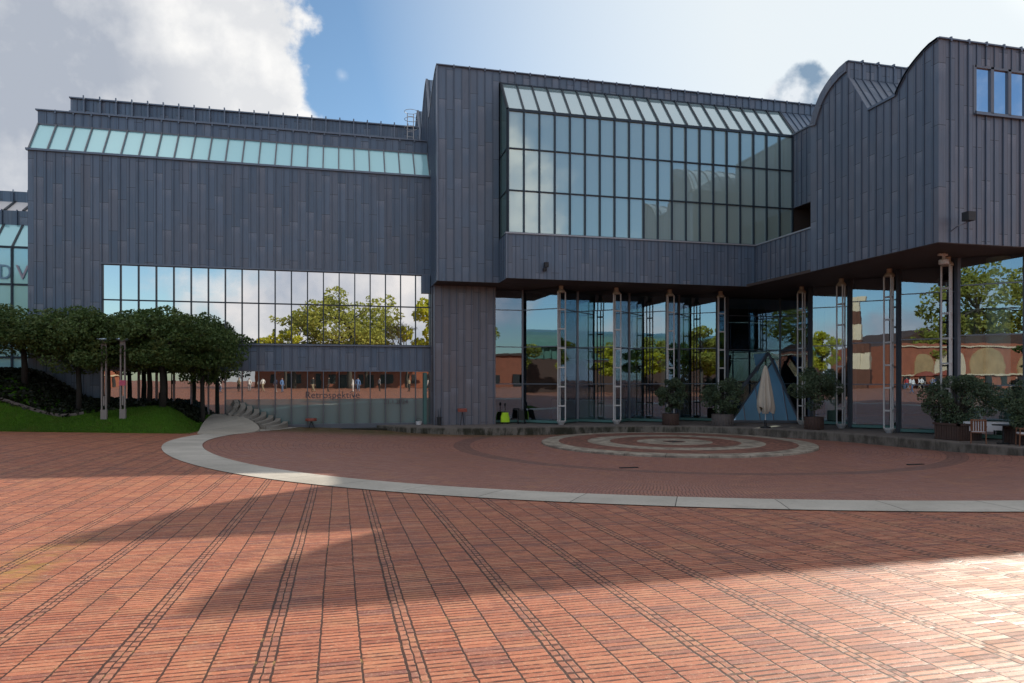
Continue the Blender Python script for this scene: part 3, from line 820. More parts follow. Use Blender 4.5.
for (x, big) in ribpos(SB+.1, 45, .2):
    mb.box(x-.014, x+.014, 26.03, 26.1, 14.88, 15.53, 1)
    if big: mb.box(x-.035, x+.035, 26.02, 26.2, 15.46, 15.68, 2)
mb.box(SB-.06, 46, 26.02, 26.2, 15.55, 15.6, 2)
mb.build('roof_light', ZM('zincr'), mus)
vault(prB, SB, 46)
mb = MB(); mb.box(SB+.02, 24.6, 28.45, 28.58, 6.8, 13.6); mb.box(24.6, 46, 28.40, 28.6, 8.9, 15.3); mb.build('rear_wall', M['zincr'], mus)
mb = MB(); mb.box(45.8, 46, TF, 49, -1.2, 14.2); mb.build('end_wall', M['zinc'], mus)
# soffit
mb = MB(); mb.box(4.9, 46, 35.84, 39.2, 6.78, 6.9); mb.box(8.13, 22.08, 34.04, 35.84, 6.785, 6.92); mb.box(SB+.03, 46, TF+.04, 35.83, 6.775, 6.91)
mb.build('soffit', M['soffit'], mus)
# zinc pillar on the left of the entrance
mb = MB(); mb.box(4.92, 8.28, 37.38, 39.3, -.72, 6.78)
for (x, big) in ribpos(5.0, 8.2, O1): mb.box(x-.013, x+.013, 37.34, 37.39, -.7, 6.77, 1)
mb.box(4.88, 4.95, 37.34, 37.42, -.72, 6.78, 2)
mb.box(4.845, 4.90, 38.0, 39.3, -.9, 6.78, 0)
f = mb.build('zinc_pillar', ZM('zincp'), mus)
# ---- folded entrance glazing
ZB = -.70; ZC = 6.77; TR = [-.60, 1.48, 3.55, 5.62]
def fold(verts, name='entrance_glazing'):
    for i, (p, q) in enumerate(zip(verts[:-1], verts[1:])):
        P = Vector((p[0],p[1],0)); Q = Vector((q[0],q[1],0)); d = (Q-P).normalized(); nn = Vector((d.y,-d.x,0))
        mb = MB()
        mb.bar(P+Vector((0,0,ZB)), P+Vector((0,0,ZC)), .09, .09)
        for z in TR: mb.bar(P+Vector((0,0,z)), Q+Vector((0,0,z)), .05, .05)
        mb.bar(P+Vector((0,0,ZB+.10)), Q+Vector((0,0,ZB+.10)), .08, .14, m=1)
        fr = mb.build(name, [M['framel'], M['teal']], mus)
        k = 2; L = (Q-P).length
        mb = MB()
        for z0, z1 in zip([ZB+.17]+TR[1:], TR[1:]+[ZC]):
            w = random.gauss(0,.0012)*L
            A = P + d*.045 + nn*w; B = Q - d*.045 - nn*w
            mb.quad((A.x,A.y,z0+.02),(B.x,B.y,z0+.02),(B.x,B.y,z1-.02),(A.x,A.y,z1-.02))
        mb.build('entrance_pane', M['entr'], fr, fix=False)
V1 = [(8.3,38.15),(10.0,38.15)]
for k in range(4):
    V1 += [(11.68+3.18*k, 36.55), (13.27+3.18*k, 38.15)]
V1 = V1[:-2] + [(21.22,36.55),(22.82,38.15),(26.5,38.15)]
V2 = [(26.5,38.15),(26.5,34.8),(24.95,33.25),(26.525,31.675),(24.95,30.1),(26.525,28.525),(24.95,26.95),(26.525,25.375),(24.95,23.8),(26.525,22.225),(24.95,20.6),(26.5,19.0)]
fold(V1); fold(V2[:-2])
fold([(26.525+i*3.2, 22.225) for i in range(7)])
for s, t in V1[3:-1:2] + [(24.95,33.2),(24.95,30.1),(24.95,26.95),(24.95,23.8)]:
    mb = MB(); mb.box(s-.1, s+.1, t-.06, t+.1, ZB, ZC); mb.build('mullion_post', M['framel'], mus)
# interior
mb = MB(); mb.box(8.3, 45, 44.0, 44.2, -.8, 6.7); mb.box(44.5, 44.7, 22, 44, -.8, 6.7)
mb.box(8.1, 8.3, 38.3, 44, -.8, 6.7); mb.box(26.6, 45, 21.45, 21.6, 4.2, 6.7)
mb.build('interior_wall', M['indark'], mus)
for (s, t, r) in ((26.42,23.28,.42),(28.5,36.0,.34),(33,30.5,.4),(20.5,41.5,.35)):
    mb = MB(); mb.lathe((s,t,0), [(r,-.7),(r,6.75)], 28); mb.build('interior_column', M['incol'], mus, smooth=False)
mb = MB(); mb.box(12.5,17.5,41.2,41.9,-.72,.4); mb.box(12.4,17.6,41.1,42.0,.4,.46); mb.build('reception_desk', M['inwall'], mus)
mb = MB()
for i in range(16): mb.box(18.5+.3*i,18.8+.3*i,40.2,42.2,-.72+.17*i,-.55+.17*i)
mb.build('staircase', M['tubs'], mus)
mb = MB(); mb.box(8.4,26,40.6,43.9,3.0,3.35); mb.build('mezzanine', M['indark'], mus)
mb = MB(); mb.box(10.3,11.9,38.7,38.8,-.7,1.7); mb.build('mesh_screen', M['blk'], mus)
# ---- lattice columns
def lattice(s, t, ang):
    mb = MB(); R = Matrix.Rotation(ang, 3, 'Z')
    P = [Vector((-.21,0,0)), Vector((.21,0,0)), Vector((0,.30,0))]
    P = [R @ p + Vector((s,t,0)) for p in P]
    for p in P: mb.tube([(p.x,p.y,-.52),(p.x,p.y,6.45)], .038, 8)
    for i in range(7):
        z = .30 + i*1.04
        if z > 6.5: break
        for a, b in ((0,1),(1,2),(2,0)): mb.bar(P[a]+Vector((0,0,z)), P[b]+Vector((0,0,z)), .035, .07)
    o = mb.build('lattice_column', M['white'], mus)
    mb = MB(); c = (P[0]+P[1]+P[2])/3
    mb.lathe((c.x,c.y,0), [(.13,-.72),(.17,-.66),(.24,-.56),(.26,-.50)], 12); mb.build('foot', M['white'], o)
    mb = MB(); mb.lathe((c.x,c.y,0), [(.24,6.42),(.22,6.5),(.12,6.62),(.12,6.78)], 12); mb.build('head', M['cloth'], o)
for s in (11.62, 14.82, 18.02, 21.2): lattice(s, 36.0, 0)
for t in (23.8, 26.95, 30.1, 33.2): lattice(24.3, t, -PI/2)

# ---- art in the gallery window
def art(name, label, cat, parts, loc, group=None):
    r = thing(name, label, cat, loc, 0, group)
    for nm, mb, mat in parts: mb.build(nm, mat, r, smooth=False)
def blob_fig(h, w, seed):
    random.seed(seed); mb = MB(); prof = []
    n = 12
    for i in range(n+1):
        z = h*i/n; r = w*(.35+.5*abs(math.sin(i*1.1+seed)))*(1-.35*i/n)
        prof.append((max(.03, r), z))
    mb.lathe((0,0,0), prof, 12); return mb
def at_px_s(k): return 8.22+.815*k
a = MB(); a.box(-.35,.35,-.2,.2,0,.22)
art('gallery_sculpture', 'dark tall sculpture with round head on a white plinth behind the gallery glass', 'sculpture', [('figure', (lambda m: (m.lathe((0,0,.2), [(.22,0),(.30,.3),(.18,.62),(.30,.75),(.36,1.05),(.34,1.35),(.2,1.55)], 14), m)[1])(MB()), M['dstat']), ('plinth', a, M['wcl'])], (13.55,34.75,9.03))
art('gallery_sculpture', 'small grey pointed sculpture left of the dark one behind the gallery glass', 'sculpture', [('figure', blob_fig(1.15,.25,3), M['greystat'])], (12.0,34.8,9.03))
for i, (s, w, h, mm, lab) in enumerate(((9.0,.3,1.2,'greystat','narrow grey panel by the left end of the gallery window'),(10.4,.8,1.6,'cloth','wide pale panel standing behind the gallery glass'),(11.15,.3,1.5,'dstat','dark slim panel between two pale ones behind the gallery glass'))):
    mb = MB(); mb.box(s-w,s+w*.4,34.85,34.92,9.03,9.03+h); tag(mb.build('art_screen', M[mm]), lab, 'art screen', 'screens in the gallery window')
fg = MB(); fg.lathe((0,0,0), [(.13,0),(.16,.3),(.09,.7),(.07,.95),(.2,1.15),(.24,1.4),(.18,1.7),(.06,1.85)], 14)
art('gallery_sculpture', 'slender ochre sculpture with a bulbous head near the right end of the gallery window', 'sculpture', [('figure', fg, M['gold'])], (21.35,34.8,9.03))
mb = MB(); mb.box(19.95,20.25,34.8,34.9,9.03,10.0); mb.box(20.0,20.2,34.75,34.95,10.0,10.25); tag(mb.build('gallery_sculpture', M['dstat']), 'black upright block sculpture left of the ochre figure', 'sculpture')
mb = MB(); mb.box(18.2,18.72,35.7,35.78,9.75,10.75); o = mb.build('framed_painting', M['blk']); tag(o, 'small dark framed painting on the gallery wall', 'painting')
mb = MB(); mb.box(18.28,18.64,35.68,35.7,9.85,10.65); mb.build('canvas', M['gold'], o)

# ---- second wing beyond the left one
w2 = thing('museum_annexe', 'further museum wing with teal glass slope at the left edge of the photo', 'building', (0,0,0))
mb = MB(); t0 = 46.0
mb.box(-34,-15.2,t0+1.4,t0+1.6,10.9,11.75); mb.box(-34,-15.2,t0+2.9,t0+3.1,12.6,13.25)
for i in range(24):
    x = -33.6+i*.79; mb.box(x-.02,x+.02,t0+1.3,t0+1.42,10.9,11.8,1); mb.box(x-.02,x+.02,t0+2.8,t0+2.92,12.6,13.35,1)
mb.box(-34,-15.2,t0+3.1,t0+9,12.4,12.6); mb.box(-34,-33.8,t0,t0+9,-1,12.5)
mb.build('zinc_wall', ZM('zroof'), w2)
mb = MB()
for i in range(19):
    x = -33.0+i*.98
    mb.box(x-.05,x+.05,t0-.1,t0+.05,-1,9.35); mb.bar((x,t0,9.35),(x,t0+1.4,10.9),.1,.12); mb.bar((x,t0+1.45,11.75),(x,t0+2.9,12.6),.12,.14)
for z in (9.35,7.2,5.1,3.0): mb.box(-34,-15.2,t0-.06,t0+.04,z-.06,z+.06)
fr = mb.build('glazing_frame', M['frame'], w2)
mb = MB(); mb.quad((-34,t0,-1),(-15.2,t0,-1),(-15.2,t0,9.35),(-34,t0,9.35)); mb.quad((-34,t0,9.35),(-15.2,t0,9.35),(-15.2,t0+1.4,10.9),(-34,t0+1.4,10.9))
mb.quad((-34,t0+1.45,11.72),(-15.2,t0+1.45,11.72),(-15.2,t0+2.9,12.6),(-34,t0+2.9,12.6),1)
mb.build('glass', [M['skyl'], M['wcl']], w2)
text('D', 1.2, (-18.98, t0-.08, 7.5), (PI/2,0,0), M['letterb'], w2).scale = (.75,1,1)
text('W', 1.2, (-18.10, t0-.08, 7.5), (PI/2,0,0), M['letterr'], w2)

# ------------------------------------------------------------------ fixtures on the facade (part of the museum)
mb = MB(); mb.tube([(22.0,TF-.02,7.2),(22.0,TF-.35,7.35),(22.25,TF-.5,7.45)], .022, 6); mb.build('floodlight_arm', M['framel'], mus)
mb = MB(); mb.box(22.1,22.42,TF-.72,TF-.42,7.5,7.82); mb.build('floodlight', M['blk'], mus)
mb = MB(); mb.box(9.96,10.12,33.78,33.96,7.2,7.34); mb.box(10.0,10.2,33.7,33.9,7.38,7.62); mb.build('floodlight', M['blk'], mus)
mb = MB(); mb.lathe((23.5,23.1,0), [(.17,6.33),(.19,6.36),(.19,6.50),(.15,6.53)], 18); mb.tube([(23.5,23.1,6.5),(23.5,23.1,6.79)], .06, 8); mb.box(23.2,23.6,23.0,23.1,6.66,6.74)
cam_dome = mb.build('surveillance_unit', M['white'], mus)

# ------------------------------------------------------------------ glass prism and terrace furniture
pr = thing('glass_prism', 'leaning triangular blue glass prism between two planted tubs on the terrace', 'skylight', (22.6,35.0,-.72))
A = Vector((21.38,35.2,-.62)); B = Vector((24.85,34.0,-.62)); T = Vector((24.55,35.9,2.95))
def rel(p): return tuple(Vector(p)-Vector((22.6,35.0,-.72)))
mb = MB(); mb.quad(rel(A), rel(B), rel(T), rel(T)); mb = MB(); n = 0
mb.v = [rel(A), rel(B), rel(T)]; mb.f = [(0,1,2)]; mb.m = [0]; mb.build('glass_face', M['pyr'], pr, fix=False)
mb = MB()
K = Vector((21.3,35.6,.10)); T2 = Vector((24.3,36.1,3.28))
mb.bar(rel(K), rel(T2), .14, .14); mb.bar(rel(B), rel(T2), .11, .11); mb.bar(rel(A), rel(T), .06, .06); mb.bar(rel(A), rel(B), .10, .14)
nn = (B-A).cross(T-A).normalized(); nn = nn if nn.y < 0 else -nn
for f_ in (.2,.42,.62,.83):
    b = A.lerp(B, f_); top = T + (b-A.lerp(B,.8))*.0
    # bars rise parallel to the long axis, cut by the nearer side
    dirv = (T-A.lerp(B,.78)); 
    # intersect with edges
    lim = f_/.78 if f_ < .78 else (1-f_)/.22
    e = b + dirv*min(1, lim)*.98
    mb.bar(rel(b+nn*.02), rel(e+nn*.02), .05, .05)
mb.build('frame', M['framel'], pr)
mb = MB(); base2 = Vector((23.75,36.4,2.05)); mb.v = [rel(Vector((23.45,36.3,3.2))),rel(T2+Vector((-.1,.1,0))),rel(base2)]; mb.f = [(0,1,2)]; mb.m=[0]; mb.build('rear_face', M['pyr'], pr, fix=False)

pa = thing('parasol', 'closed beige parasol on a white pole beside the blue glass prism', 'parasol', (20.9,31.3,-.72))
mb = MB(); mb.tube([(0,0,0),(0,0,3.15)], .028, 10); mb.build('pole', M['white'], pa)
mb = MB(); mb.lathe((0,0,0), [(.26,0),(.26,.07),(.06,.1),(.05,.4)], 16); mb.build('base', M['blk'], pa)
mb = MB(); seg = 40; rows = 14
for i in range(rows+1):
    f_ = i/rows; z = 3.12 - 2.28*f_
    for k in range(seg):
        th = 2*PI*k/seg
        r = (.05+.34*min(1,f_*1.15)**.8)*(1+.22*math.sin(th*8+1.2*math.sin(f_*3))) * (1 if f_ < .93 else .9)
        if f_ > .75: r *= 1-.45*(f_-.75)*(1+math.sin(th*3))*1.2
        zz = z + (.12*math.sin(th*4+.5) + .1*math.sin(th*2+1))*f_**3
        mb.v.append((r*math.cos(th), r*math.sin(th), zz))
for i in range(rows):
    for k in range(seg):
        k2 = (k+1)%seg; mb.f.append((i*seg+k, i*seg+k2, (i+1)*seg+k2, (i+1)*seg+k)); mb.m.append(0)
mb.build('canopy', M['cloth'], pa, smooth=True)
mb = MB(); mb.lathe((0,0,0), [(.16,.72),(.19,.9),(.15,1.3),(.08,1.6)], 12); mb.build('canopy_tie', M['cloth'], pa)

def leaves(n, fn, size, droop=0., seed=0):
    random.seed(seed); mb = MB()
    for i in range(n):
        p = fn()
        d = Vector((random.gauss(0,1), random.gauss(0,1), random.gauss(0,1)+.5)).normalized(); u = d.orthogonal().normalized(); v = d.cross(u)
        a = random.uniform(0, 2*PI); u, v = u*math.cos(a)+v*math.sin(a), v*math.cos(a)-u*math.sin(a)
        s = size*random.uniform(.6,1.25)
        k = len(mb.v)
        mb.v += [tuple(p-u*s), tuple(p-v*s*.55+d*s*.15), tuple(p+u*s), tuple(p+v*s*.55+d*s*.15)]
        mb.f.append((k,k+1,k+2,k+3)); mb.m.append(0)
    return mb
def clump_sampler(clumps):
    tot = sum(c[3] for c in clumps); cum = []; a = 0
    for c in clumps: a += c[3]; cum.append(a/tot)
    def f():
        x = random.random()
        for i, q in enumerate(cum):
            if x <= q: break
        c, rx, rz, _ = clumps[i]
        while True:
            v = Vector((random.uniform(-1,1), random.uniform(-1,1), random.uniform(-1,1)))
            if v.length < 1: break
        v = v.normalized()*(v.length**.45)
        return Vector((c[0]+v.x*rx, c[1]+v.y*rx, c[2]+v.z*rz))
    return f
def leafobj(name, mb, mat, parent):
    n = len(mb.f); o = mb.build(name, mat, parent, fix=False); rndcol(o.data, n, 1); return o

def tub_plant(x, y, lab, kind, r, h, stem, seed, w=.9):
    t = thing('potted_shrub', lab, 'potted plant', (x,y,-.72), 0, 'potted shrubs on the terrace')
    mb = MB()
    if kind == 'round':
        mb.lathe((0,0,0), [(w*.42,0),(w*.5,.30),(w*.52,.56),(w*.52,.62),(w*.46,.62),(w*.44,.52)], 20)
        for k in range(20):
            a = 2*PI*k/20; mb.box(w*.49*math.cos(a)-.02, w*.49*math.cos(a)+.02, w*.49*math.sin(a)-.02, w*.49*math.sin(a)+.02, .02, .58)
        mb.build('tub', M['tubs'] if w > 1 else M['tubw'], t)
    else:
        mb.box(-w/2,w/2,-w/2,w/2,0,.62)
        for k in range(int(w/.12)+1):
            q = -w/2+.12*k; mb.box(q-.045,q+.045,-w/2-.02,-w/2,.03,.62)
            mb.box(-w/2-.02,-w/2,q-.045,q+.045,.03,.62)
        mb.box(-w/2-.05,w/2+.05,-w/2-.05,-w/2+.05,.60,.68); mb.box(-w/2-.05,-w/2+.05,-w/2-.05,w/2+.05,.60,.68)
        mb.build('tub', M['tubw'], t)
    mb = MB(); mb.lathe((0,0,0), [(w*.40,.50),(w*.40,.565)], 16); mb.build('soil', M['soil'], t)
    random.seed(seed)
    zc = .6+stem+h*.5
    mb = MB(); mb.tube([(0,0,.5),(.03,.02,.6+stem*.6),(0,0,zc)], [.045,.04,.02], 7)
    cl = []
    for k in range(38):
        a = random.uniform(0,2*PI); q = math.sqrt(random.random()); zz = random.uniform(-.5,.5)
        rr = r*q*math.sqrt(max(.1,1-(zz*1.7)**2))
        c = Vector((rr*math.cos(a), rr*math.sin(a), zc+zz*h*.95)); s_ = random.uniform(.16,.30)*r/.8
        cl.append((c, s_, s_*.9, s_**2))
        mb.tube([(0,0,zc-h*.35), tuple(c*.6+Vector((0,0,zc-h*.1))*.4), tuple(c)], [.02,.012,.006], 5)
    mb.build('stem', M['bark'], t)
    leafobj('foliage', leaves(7500, clump_sampler(cl), .05, seed=seed), M['leafo'], t)
    return t
tub_plant(17.25,34.45,'potted shrub in a brown tub, leftmost on the terrace by the third lattice column','round',.75,1.7,.15,1,.86)
tub_plant(19.75,33.45,'dense potted shrub in a grey wide tub just left of the blue prism','round',1.0,1.75,.05,2,1.1)
tub_plant(22.55,29.75,'potted standard shrub on a bare stem just right of the blue prism','round',1.0,1.75,.55,3,.86)
tub_plant(24.35,23.25,'large wide potted shrub in a square timber box by the nearest lattice column','square',1.15,1.7,.1,4,1.15)
tub_plant(25.2,20.9,'potted shrub in a timber box at the right edge behind the cafe chairs','square',.95,1.55,.05,5,1.1)

def chair(x, y, rz, lab):
    t = thing('cafe_chair', lab, 'chair', (x,y,-.72), rz, 'cafe chairs on the terrace')
    for sx in (-1,1):
        mb = MB(); mb.tube([(sx*.24,-.24,0),(sx*.24,-.22,.62)], .022, 6); mb.build('leg', M['wood'], t)
        mb = MB(); mb.tube([(sx*.24,.26,0),(sx*.24,.20,.44),(sx*.24,.34,.92)], .022, 6); mb.build('leg', M['wood'], t)
        mb = MB(); mb.box(sx*.24-.03,sx*.24+.03,-.26,.26,.62,.65); mb.build('armrest', M['wood'], t)
    mb = MB(); mb.box(-.25,.25,-.25,.24,.40,.44); mb.build('seat', M['wood'], t)
    mb = MB(); mb.box(-.22,.22,-.23,.2,.44,.49); mb.build('cushion', M['wcl'], t)
    mb = MB()
    for k in range(6):
        q = -.2+.08*k; mb.bar((q,.215,.48),(q,.335,.90), .05, .015)
    mb.bar((-.25,.33,.90),(.25,.33,.90), .03, .06); mb.build('backrest', M['wood'], t)
    return t
chair(23.75,21.75,2.3,'teak cafe chair facing away, left of the small round table')
chair(24.45,20.45,-2.2,'teak cafe chair at the right edge, beside the timber planter box')
tb = thing('cafe_table', 'small dark cafe table between the two teak chairs', 'table', (24.35,21.25,-.72))
mb = MB(); mb.lathe((0,0,0), [(.36,.70),(.36,.735)], 24); mb.build('tabletop', M['blk'], tb)
mb = MB(); mb.tube([(0,0,.03),(0,0,.70)], .03, 8); mb.build('pedestal', M['blk'], tb)
mb = MB(); mb.box(-.25,.25,-.03,.03,0,.04); mb.box(-.03,.03,-.25,.25,0,.04); mb.build('base', M['blk'], tb)
tb2 = thing('serving_table', 'long table behind the chairs covered by a white cloth', 'table', (25.0,22.35,-.72), -.9)
for sx in (-.75,.75):
    for sy in (-.25,.25):
        mb = MB(); mb.box(sx-.025,sx+.025,sy-.025,sy+.025,0,.72); mb.build('leg', M['blk'], tb2)
mb = MB(); mb.box(-.85,.85,-.33,.33,.72,.75); mb.build('tabletop', M['blk'], tb2)
mb = MB(); mb.box(-.88,.88,-.36,.36,.755,.765); mb.box(-.89,-.875,-.36,.36,.42,.765); mb.box(-.88,.1,-.375,-.36,.40,.765); mb.box(.1,.89,-.375,-.36,.46,.765)
tag(mb.build('tablecloth', M['wcl']), 'white tablecloth draped over the long serving table', 'tablecloth')
bpy.data.objects['tablecloth'].location = (25.0,22.35,-.72); bpy.data.objects['tablecloth'].rotation_euler = (0,0,-.9)

# odds and ends by the pillar and in the doorway
o = thing('safety_vest_stand', 'fluorescent yellow vest hung over a low stand beside the zinc pillar', 'safety vest', (8.85,37.55,-.72))
mb = MB()
for i in range(9):
    z = .12+.62*i/8; w = .33*(1-.35*(i/8)**2); d = .16*(1-.3*i/8)
    for k in range(16):
        a = 2*PI*k/16; mb.v.append((w*math.cos(a)*(1+.06*math.sin(5*a+i)), d*math.sin(a)*(1+.1*math.sin(3*a+i)), z))
for i in range(8):
    for k in range(16): mb.f.append((i*16+k, i*16+(k+1)%16, (i+1)*16+(k+1)%16, (i+1)*16+k)); mb.m.append(0)
mb.build('vest', M['hivis'], o, smooth=True); o.scale = (.8,.8,.85)
mb = MB(); mb.tube([(-.2,0,0),(-.15,0,.7)], .02, 6); mb.tube([(.2,0,0),(.15,0,.7)], .02, 6); mb.tube([(-.16,0,.72),(.16,0,.72)], .03, 6); mb.tube([(0,0,.7),(0,0,1.2)], .02, 6); mb.tube([(0,0,1.15),(.0,0,1.35)], .07, 8); mb.build('stand', M['blk'], o)
o = thing('pushchair', 'dark folded pushchair parked inside the first glass bay', 'pushchair', (9.75,37.5,-.72))
for sx in (-.2,.2):
    mb = MB(); mb.lathe((0,0,0), [(.02,-.02),(.11,-.02),(.12,0),(.11,.02),(.02,.02)], 16)
    w_ = mb.build('wheel', M['blk'], o); w_.rotation_euler = (0,PI/2,0); w_.location = (sx,-.1,.12)
mb = MB(); mb.tube([(-.2,-.1,.12),(-.16,.2,.8)], .018, 6); mb.tube([(.2,-.1,.12),(.16,.2,.8)], .018, 6); mb.tube([(-.16,.2,.8),(.16,.2,.8)], .022, 6); mb.build('frame', M['blk'], o)
mb = MB(); mb.prism([(-.15,.2),(.12,.28),(.2,.7),(.0,.75),(-.1,.45)], lambda a, b, d: (d, a, b), -.15, .15); mb.build('seat', M['indark'], o)
o = thing('notice_stand', 'short stand with an orange top in front of the zinc pillar', 'stand', (6.35,36.9,-.72))
mb = MB(); mb.tube([(-.1,0,0),(0,0,.75)], .018, 6); mb.tube([(.1,0,0),(0,0,.75)], .018, 6); mb.build('leg', M['blk'], o)
mb = MB(); mb.prism([(-.12,.72),(.12,.78),(.12,.9),(-.12,.84)], lambda a, b, d: (d, a, b), -.24, .24); mb.build('top', M['red'], o)
o = thing('bucket', 'small white bucket at the right end of the shop window', 'bucket', (4.15,37.95,-.86))
mb = MB(); mb.lathe((0,0,0), [(.12,0),(.17,.32),(.18,.33)], 16); mb.build('pail', M['wcl'], o)
mb = MB(); mb.tube([(.17*math.cos(a),0,.32+.17*math.sin(a)) for a in [PI*k/8 for k in range(9)]], .008, 5); mb.build('handle', M['blk'], o)
o = thing('umbrella_bin', 'narrow dark bin with folded umbrellas at the left corner of the zinc pillar', 'bin', (5.15,37.1,-.72))
mb = MB(); mb.lathe((0,0,0), [(.11,0),(.12,.45)], 14); mb.build('bin', M['blk'], o)
mb = MB(); mb.tube([(.03,0,.3),(.06,0,.95)], [.03,.012], 6); mb.tube([(-.04,0,.3),(-.06,.03,.88)], [.03,.012], 6); mb.build('umbrellas', M['dstat'], o)
o = thing('display_stool', 'low black stool with a red top seen in the shop window', 'stool', (-1.45,38.0,-.86))
mb = MB()
for a in range(3): mb.tube([(0,0,.42),(.2*math.cos(a*2.1),.12*math.sin(a*2.1),.0)], .02, 6)
mb.build('leg_frame', M['blk'], o); mb = MB(); mb.lathe((0,0,0), [(.28,.42),(.30,.45),(.28,.56)], 16); mb.build('seat', M['red'], o)
for (s, t) in ((9.0,20.9),(18.6,19.4)):
    mb = MB(); mb.box(-.32,.32,-.05,.05,-.02,.02)
    for k in range(10): mb.box(-.30+.062*k,-.27+.062*k,-.04,.04,.02,.028)
    o = mb.build('drain_cover', M['blk']); o.location = (s,t,G(s,t)+.005); tag(o, 'dark slotted drain cover in the brick ring, %s' % ('the left one' if s < 12 else 'the right one'), 'drain cover', 'drain covers in the dark brick ring')

# ------------------------------------------------------------------ twin post lamps on the lawn
def lamp(x, y, lab, sticker=False):
    z = mound(x,y)-.02; t = thing('post_lamp', lab, 'lamp', (x,y,z), -.1, 'post lamps on the lawn')
    for sx in (-.085,.085):
        mb = MB(); mb.box(sx-.028,sx+.028,-.04,.04,0,3.3); mb.build('post', M['tubs2'], t)
    mb = MB(); mb.box(-.125,.125,-.06,.06,0,.42); mb.box(-.03,.03,-.025,.025,.6,1.0); mb.build('base', M['tubs2'], t)
    mb = MB(); mb.box(-.1,.1,-.05,.05,3.2,3.36); mb.build('bracket', M['tubs2'], t)
    mb = MB(); mb.lathe((0,0,0), [(.08,3.36),(.26,3.42),(.30,3.46),(.28,3.50)], 20); mb.build('lamp_head', M['lamph'], t)
    if sticker:
        mb = MB(); mb.box(-.13,.13,-.062,-.045,1.45,1.68); mb.build('notice', M['pink'], t)
M['tubs2'] = simple('lamp_grey_steel', (.30,.27,.25), .5, .2, .2)
M['lamph'] = simple('lamp_head_metal', (.45,.58,.72), .25, .6, .1)
M['pink'] = simple('pink_notice', (.62,.12,.20), .7, 0, .1)
lamp(-9.92,33.7,'left of the two slim twin post lamps on the lawn')
lamp(-9.18,33.7,'right of the two slim twin post lamps, with a pink notice on it', True)

# ------------------------------------------------------------------ pruned plane trees
def make_tree(seed, H=5.6, R=2.35, zc=3.65, rz=1.75, n=14000, leaf='leaf', ls=.085, bark='dbark', trunkr=.13, ncl=90, name='plane_tree', label='', group=None, flat=True):
    random.seed(seed)
    t = thing(name, label, 'tree', (0,0,0), 0, group)
    cl = []; mb = MB()
    mb.tube([(0,0,-.3),(.04,.02,1.1),(-.03,.04,zc-.9)], [trunkr*1.15,trunkr,trunkr*.8], 9)
    for k in range(ncl):
        a = random.uniform(0,2*PI); q = random.random()**.5; zz = random.uniform(-1,1)
        if flat: rr = R*q*(1-.25*abs(zz)**3); 
        else: rr = R*q*math.sqrt(max(.05,1-zz*zz))
        c = Vector((rr*math.cos(a), rr*math.sin(a), zc+zz*rz*(1-.35*q*q if flat else 1)*.88))
        s_ = random.uniform(.35,.68)*R/2.35; cl.append((c, s_, s_*.72, s_**2))
        if k % 3 == 0:
            m_ = Vector((c.x*.45,c.y*.45,(c.z+zc-.9)*.5+.1)); mb.tube([(-.03,.04,zc-1.1), tuple(m_), tuple(c)], [trunkr*.45,trunkr*.28,.015], 5)
    mb.build('trunk', M[bark], t, smooth=True)
    leafobj('crown', leaves(n, clump_sampler(cl), ls, seed=seed+50), M[leaf], t)
    return t
GT = 'pruned plane trees in front of the left wing'
protos = [make_tree(s, label='x', group=GT) for s in (21,22,23)]
spots = [(-7.9,35.0,1.06,'rightmost plane tree of the grove with full round crown'),
         (-6.4,36.3,.82,'plane tree behind the rightmost crown, close to the shop window'),
         (-10.3,35.4,.92,'plane tree behind the twin post lamps'),
         (-11.2,34.6,.85,'leaning plane tree standing at the end of the stone kerb'),
         (-13.6,35.4,.98,'plane tree left of the leaning one over the ivy bank'),
         (-16.2,35.6,1.05,'plane tree cut by the left edge of the photo'),
         (-8.9,36.9,.9,'thin plane tree deep in the grove near the mirror windows'),
         (-18.8,34.6,1.0,'outermost plane tree beyond the left edge')]
used = set()
for i, (x, y, sc, lab) in enumerate(spots):
    p = protos[i % 3]; z = mound(x, y)
    if i < 3: o = p; o.location = (x,y,z); o['label'] = lab; o.scale = (sc,sc,1.0)
    else: o = dup(p, (x,y,z), random.uniform(0,6), (sc,sc,random.uniform(.93,1.0)), lab)
    hgt = (4.95 if i < 2 else 4.85 if x > -12 else 5.0) - z
    o.scale = (sc, sc, max(.6, hgt/5.35)); o.rotation_euler = (0,0,random.uniform(0,6))

# ------------------------------------------------------------------ what stands behind the photographer (seen in the glass)
GR = 'sunlit locust trees across the plaza'
lt = [make_tree(41, R=7.2, zc=10.5, rz=4.6, n=6000, leaf='leafy', ls=.30, bark='bark', trunkr=.35, ncl=46, name='locust_tree', label='broad light green locust tree mirrored in the middle of the upper windows', group=GR, flat=False),
      make_tree(42, R=4.6, zc=7.6, rz=3.4, n=4200, leaf='leafy', ls=.26, bark='bark', trunkr=.25, ncl=36, name='locust_tree', label='lower locust tree mirrored left of the broad one', group=GR, flat=False),
      make_tree(43, R=3.4, zc=5.6, rz=2.6, n=3600, leaf='leafv', ls=.24, bark='bark', trunkr=.2, ncl=30, name='locust_tree', label='bright yellow young tree mirrored below the lower locust crown', group=GR, flat=False)]
def put(o, x, y, z=None, s=(1,1,1)): o.location = (x, y, G(x,y) if z is None else z); o.scale = s
put(lt[0], 1.6, -40, s=(1.2,1.1,1.03)); put(lt[1], -6.6, -41, s=(1.15,1.1,1.1)); put(lt[2], -8.2, -36, s=(1,1,1.1))
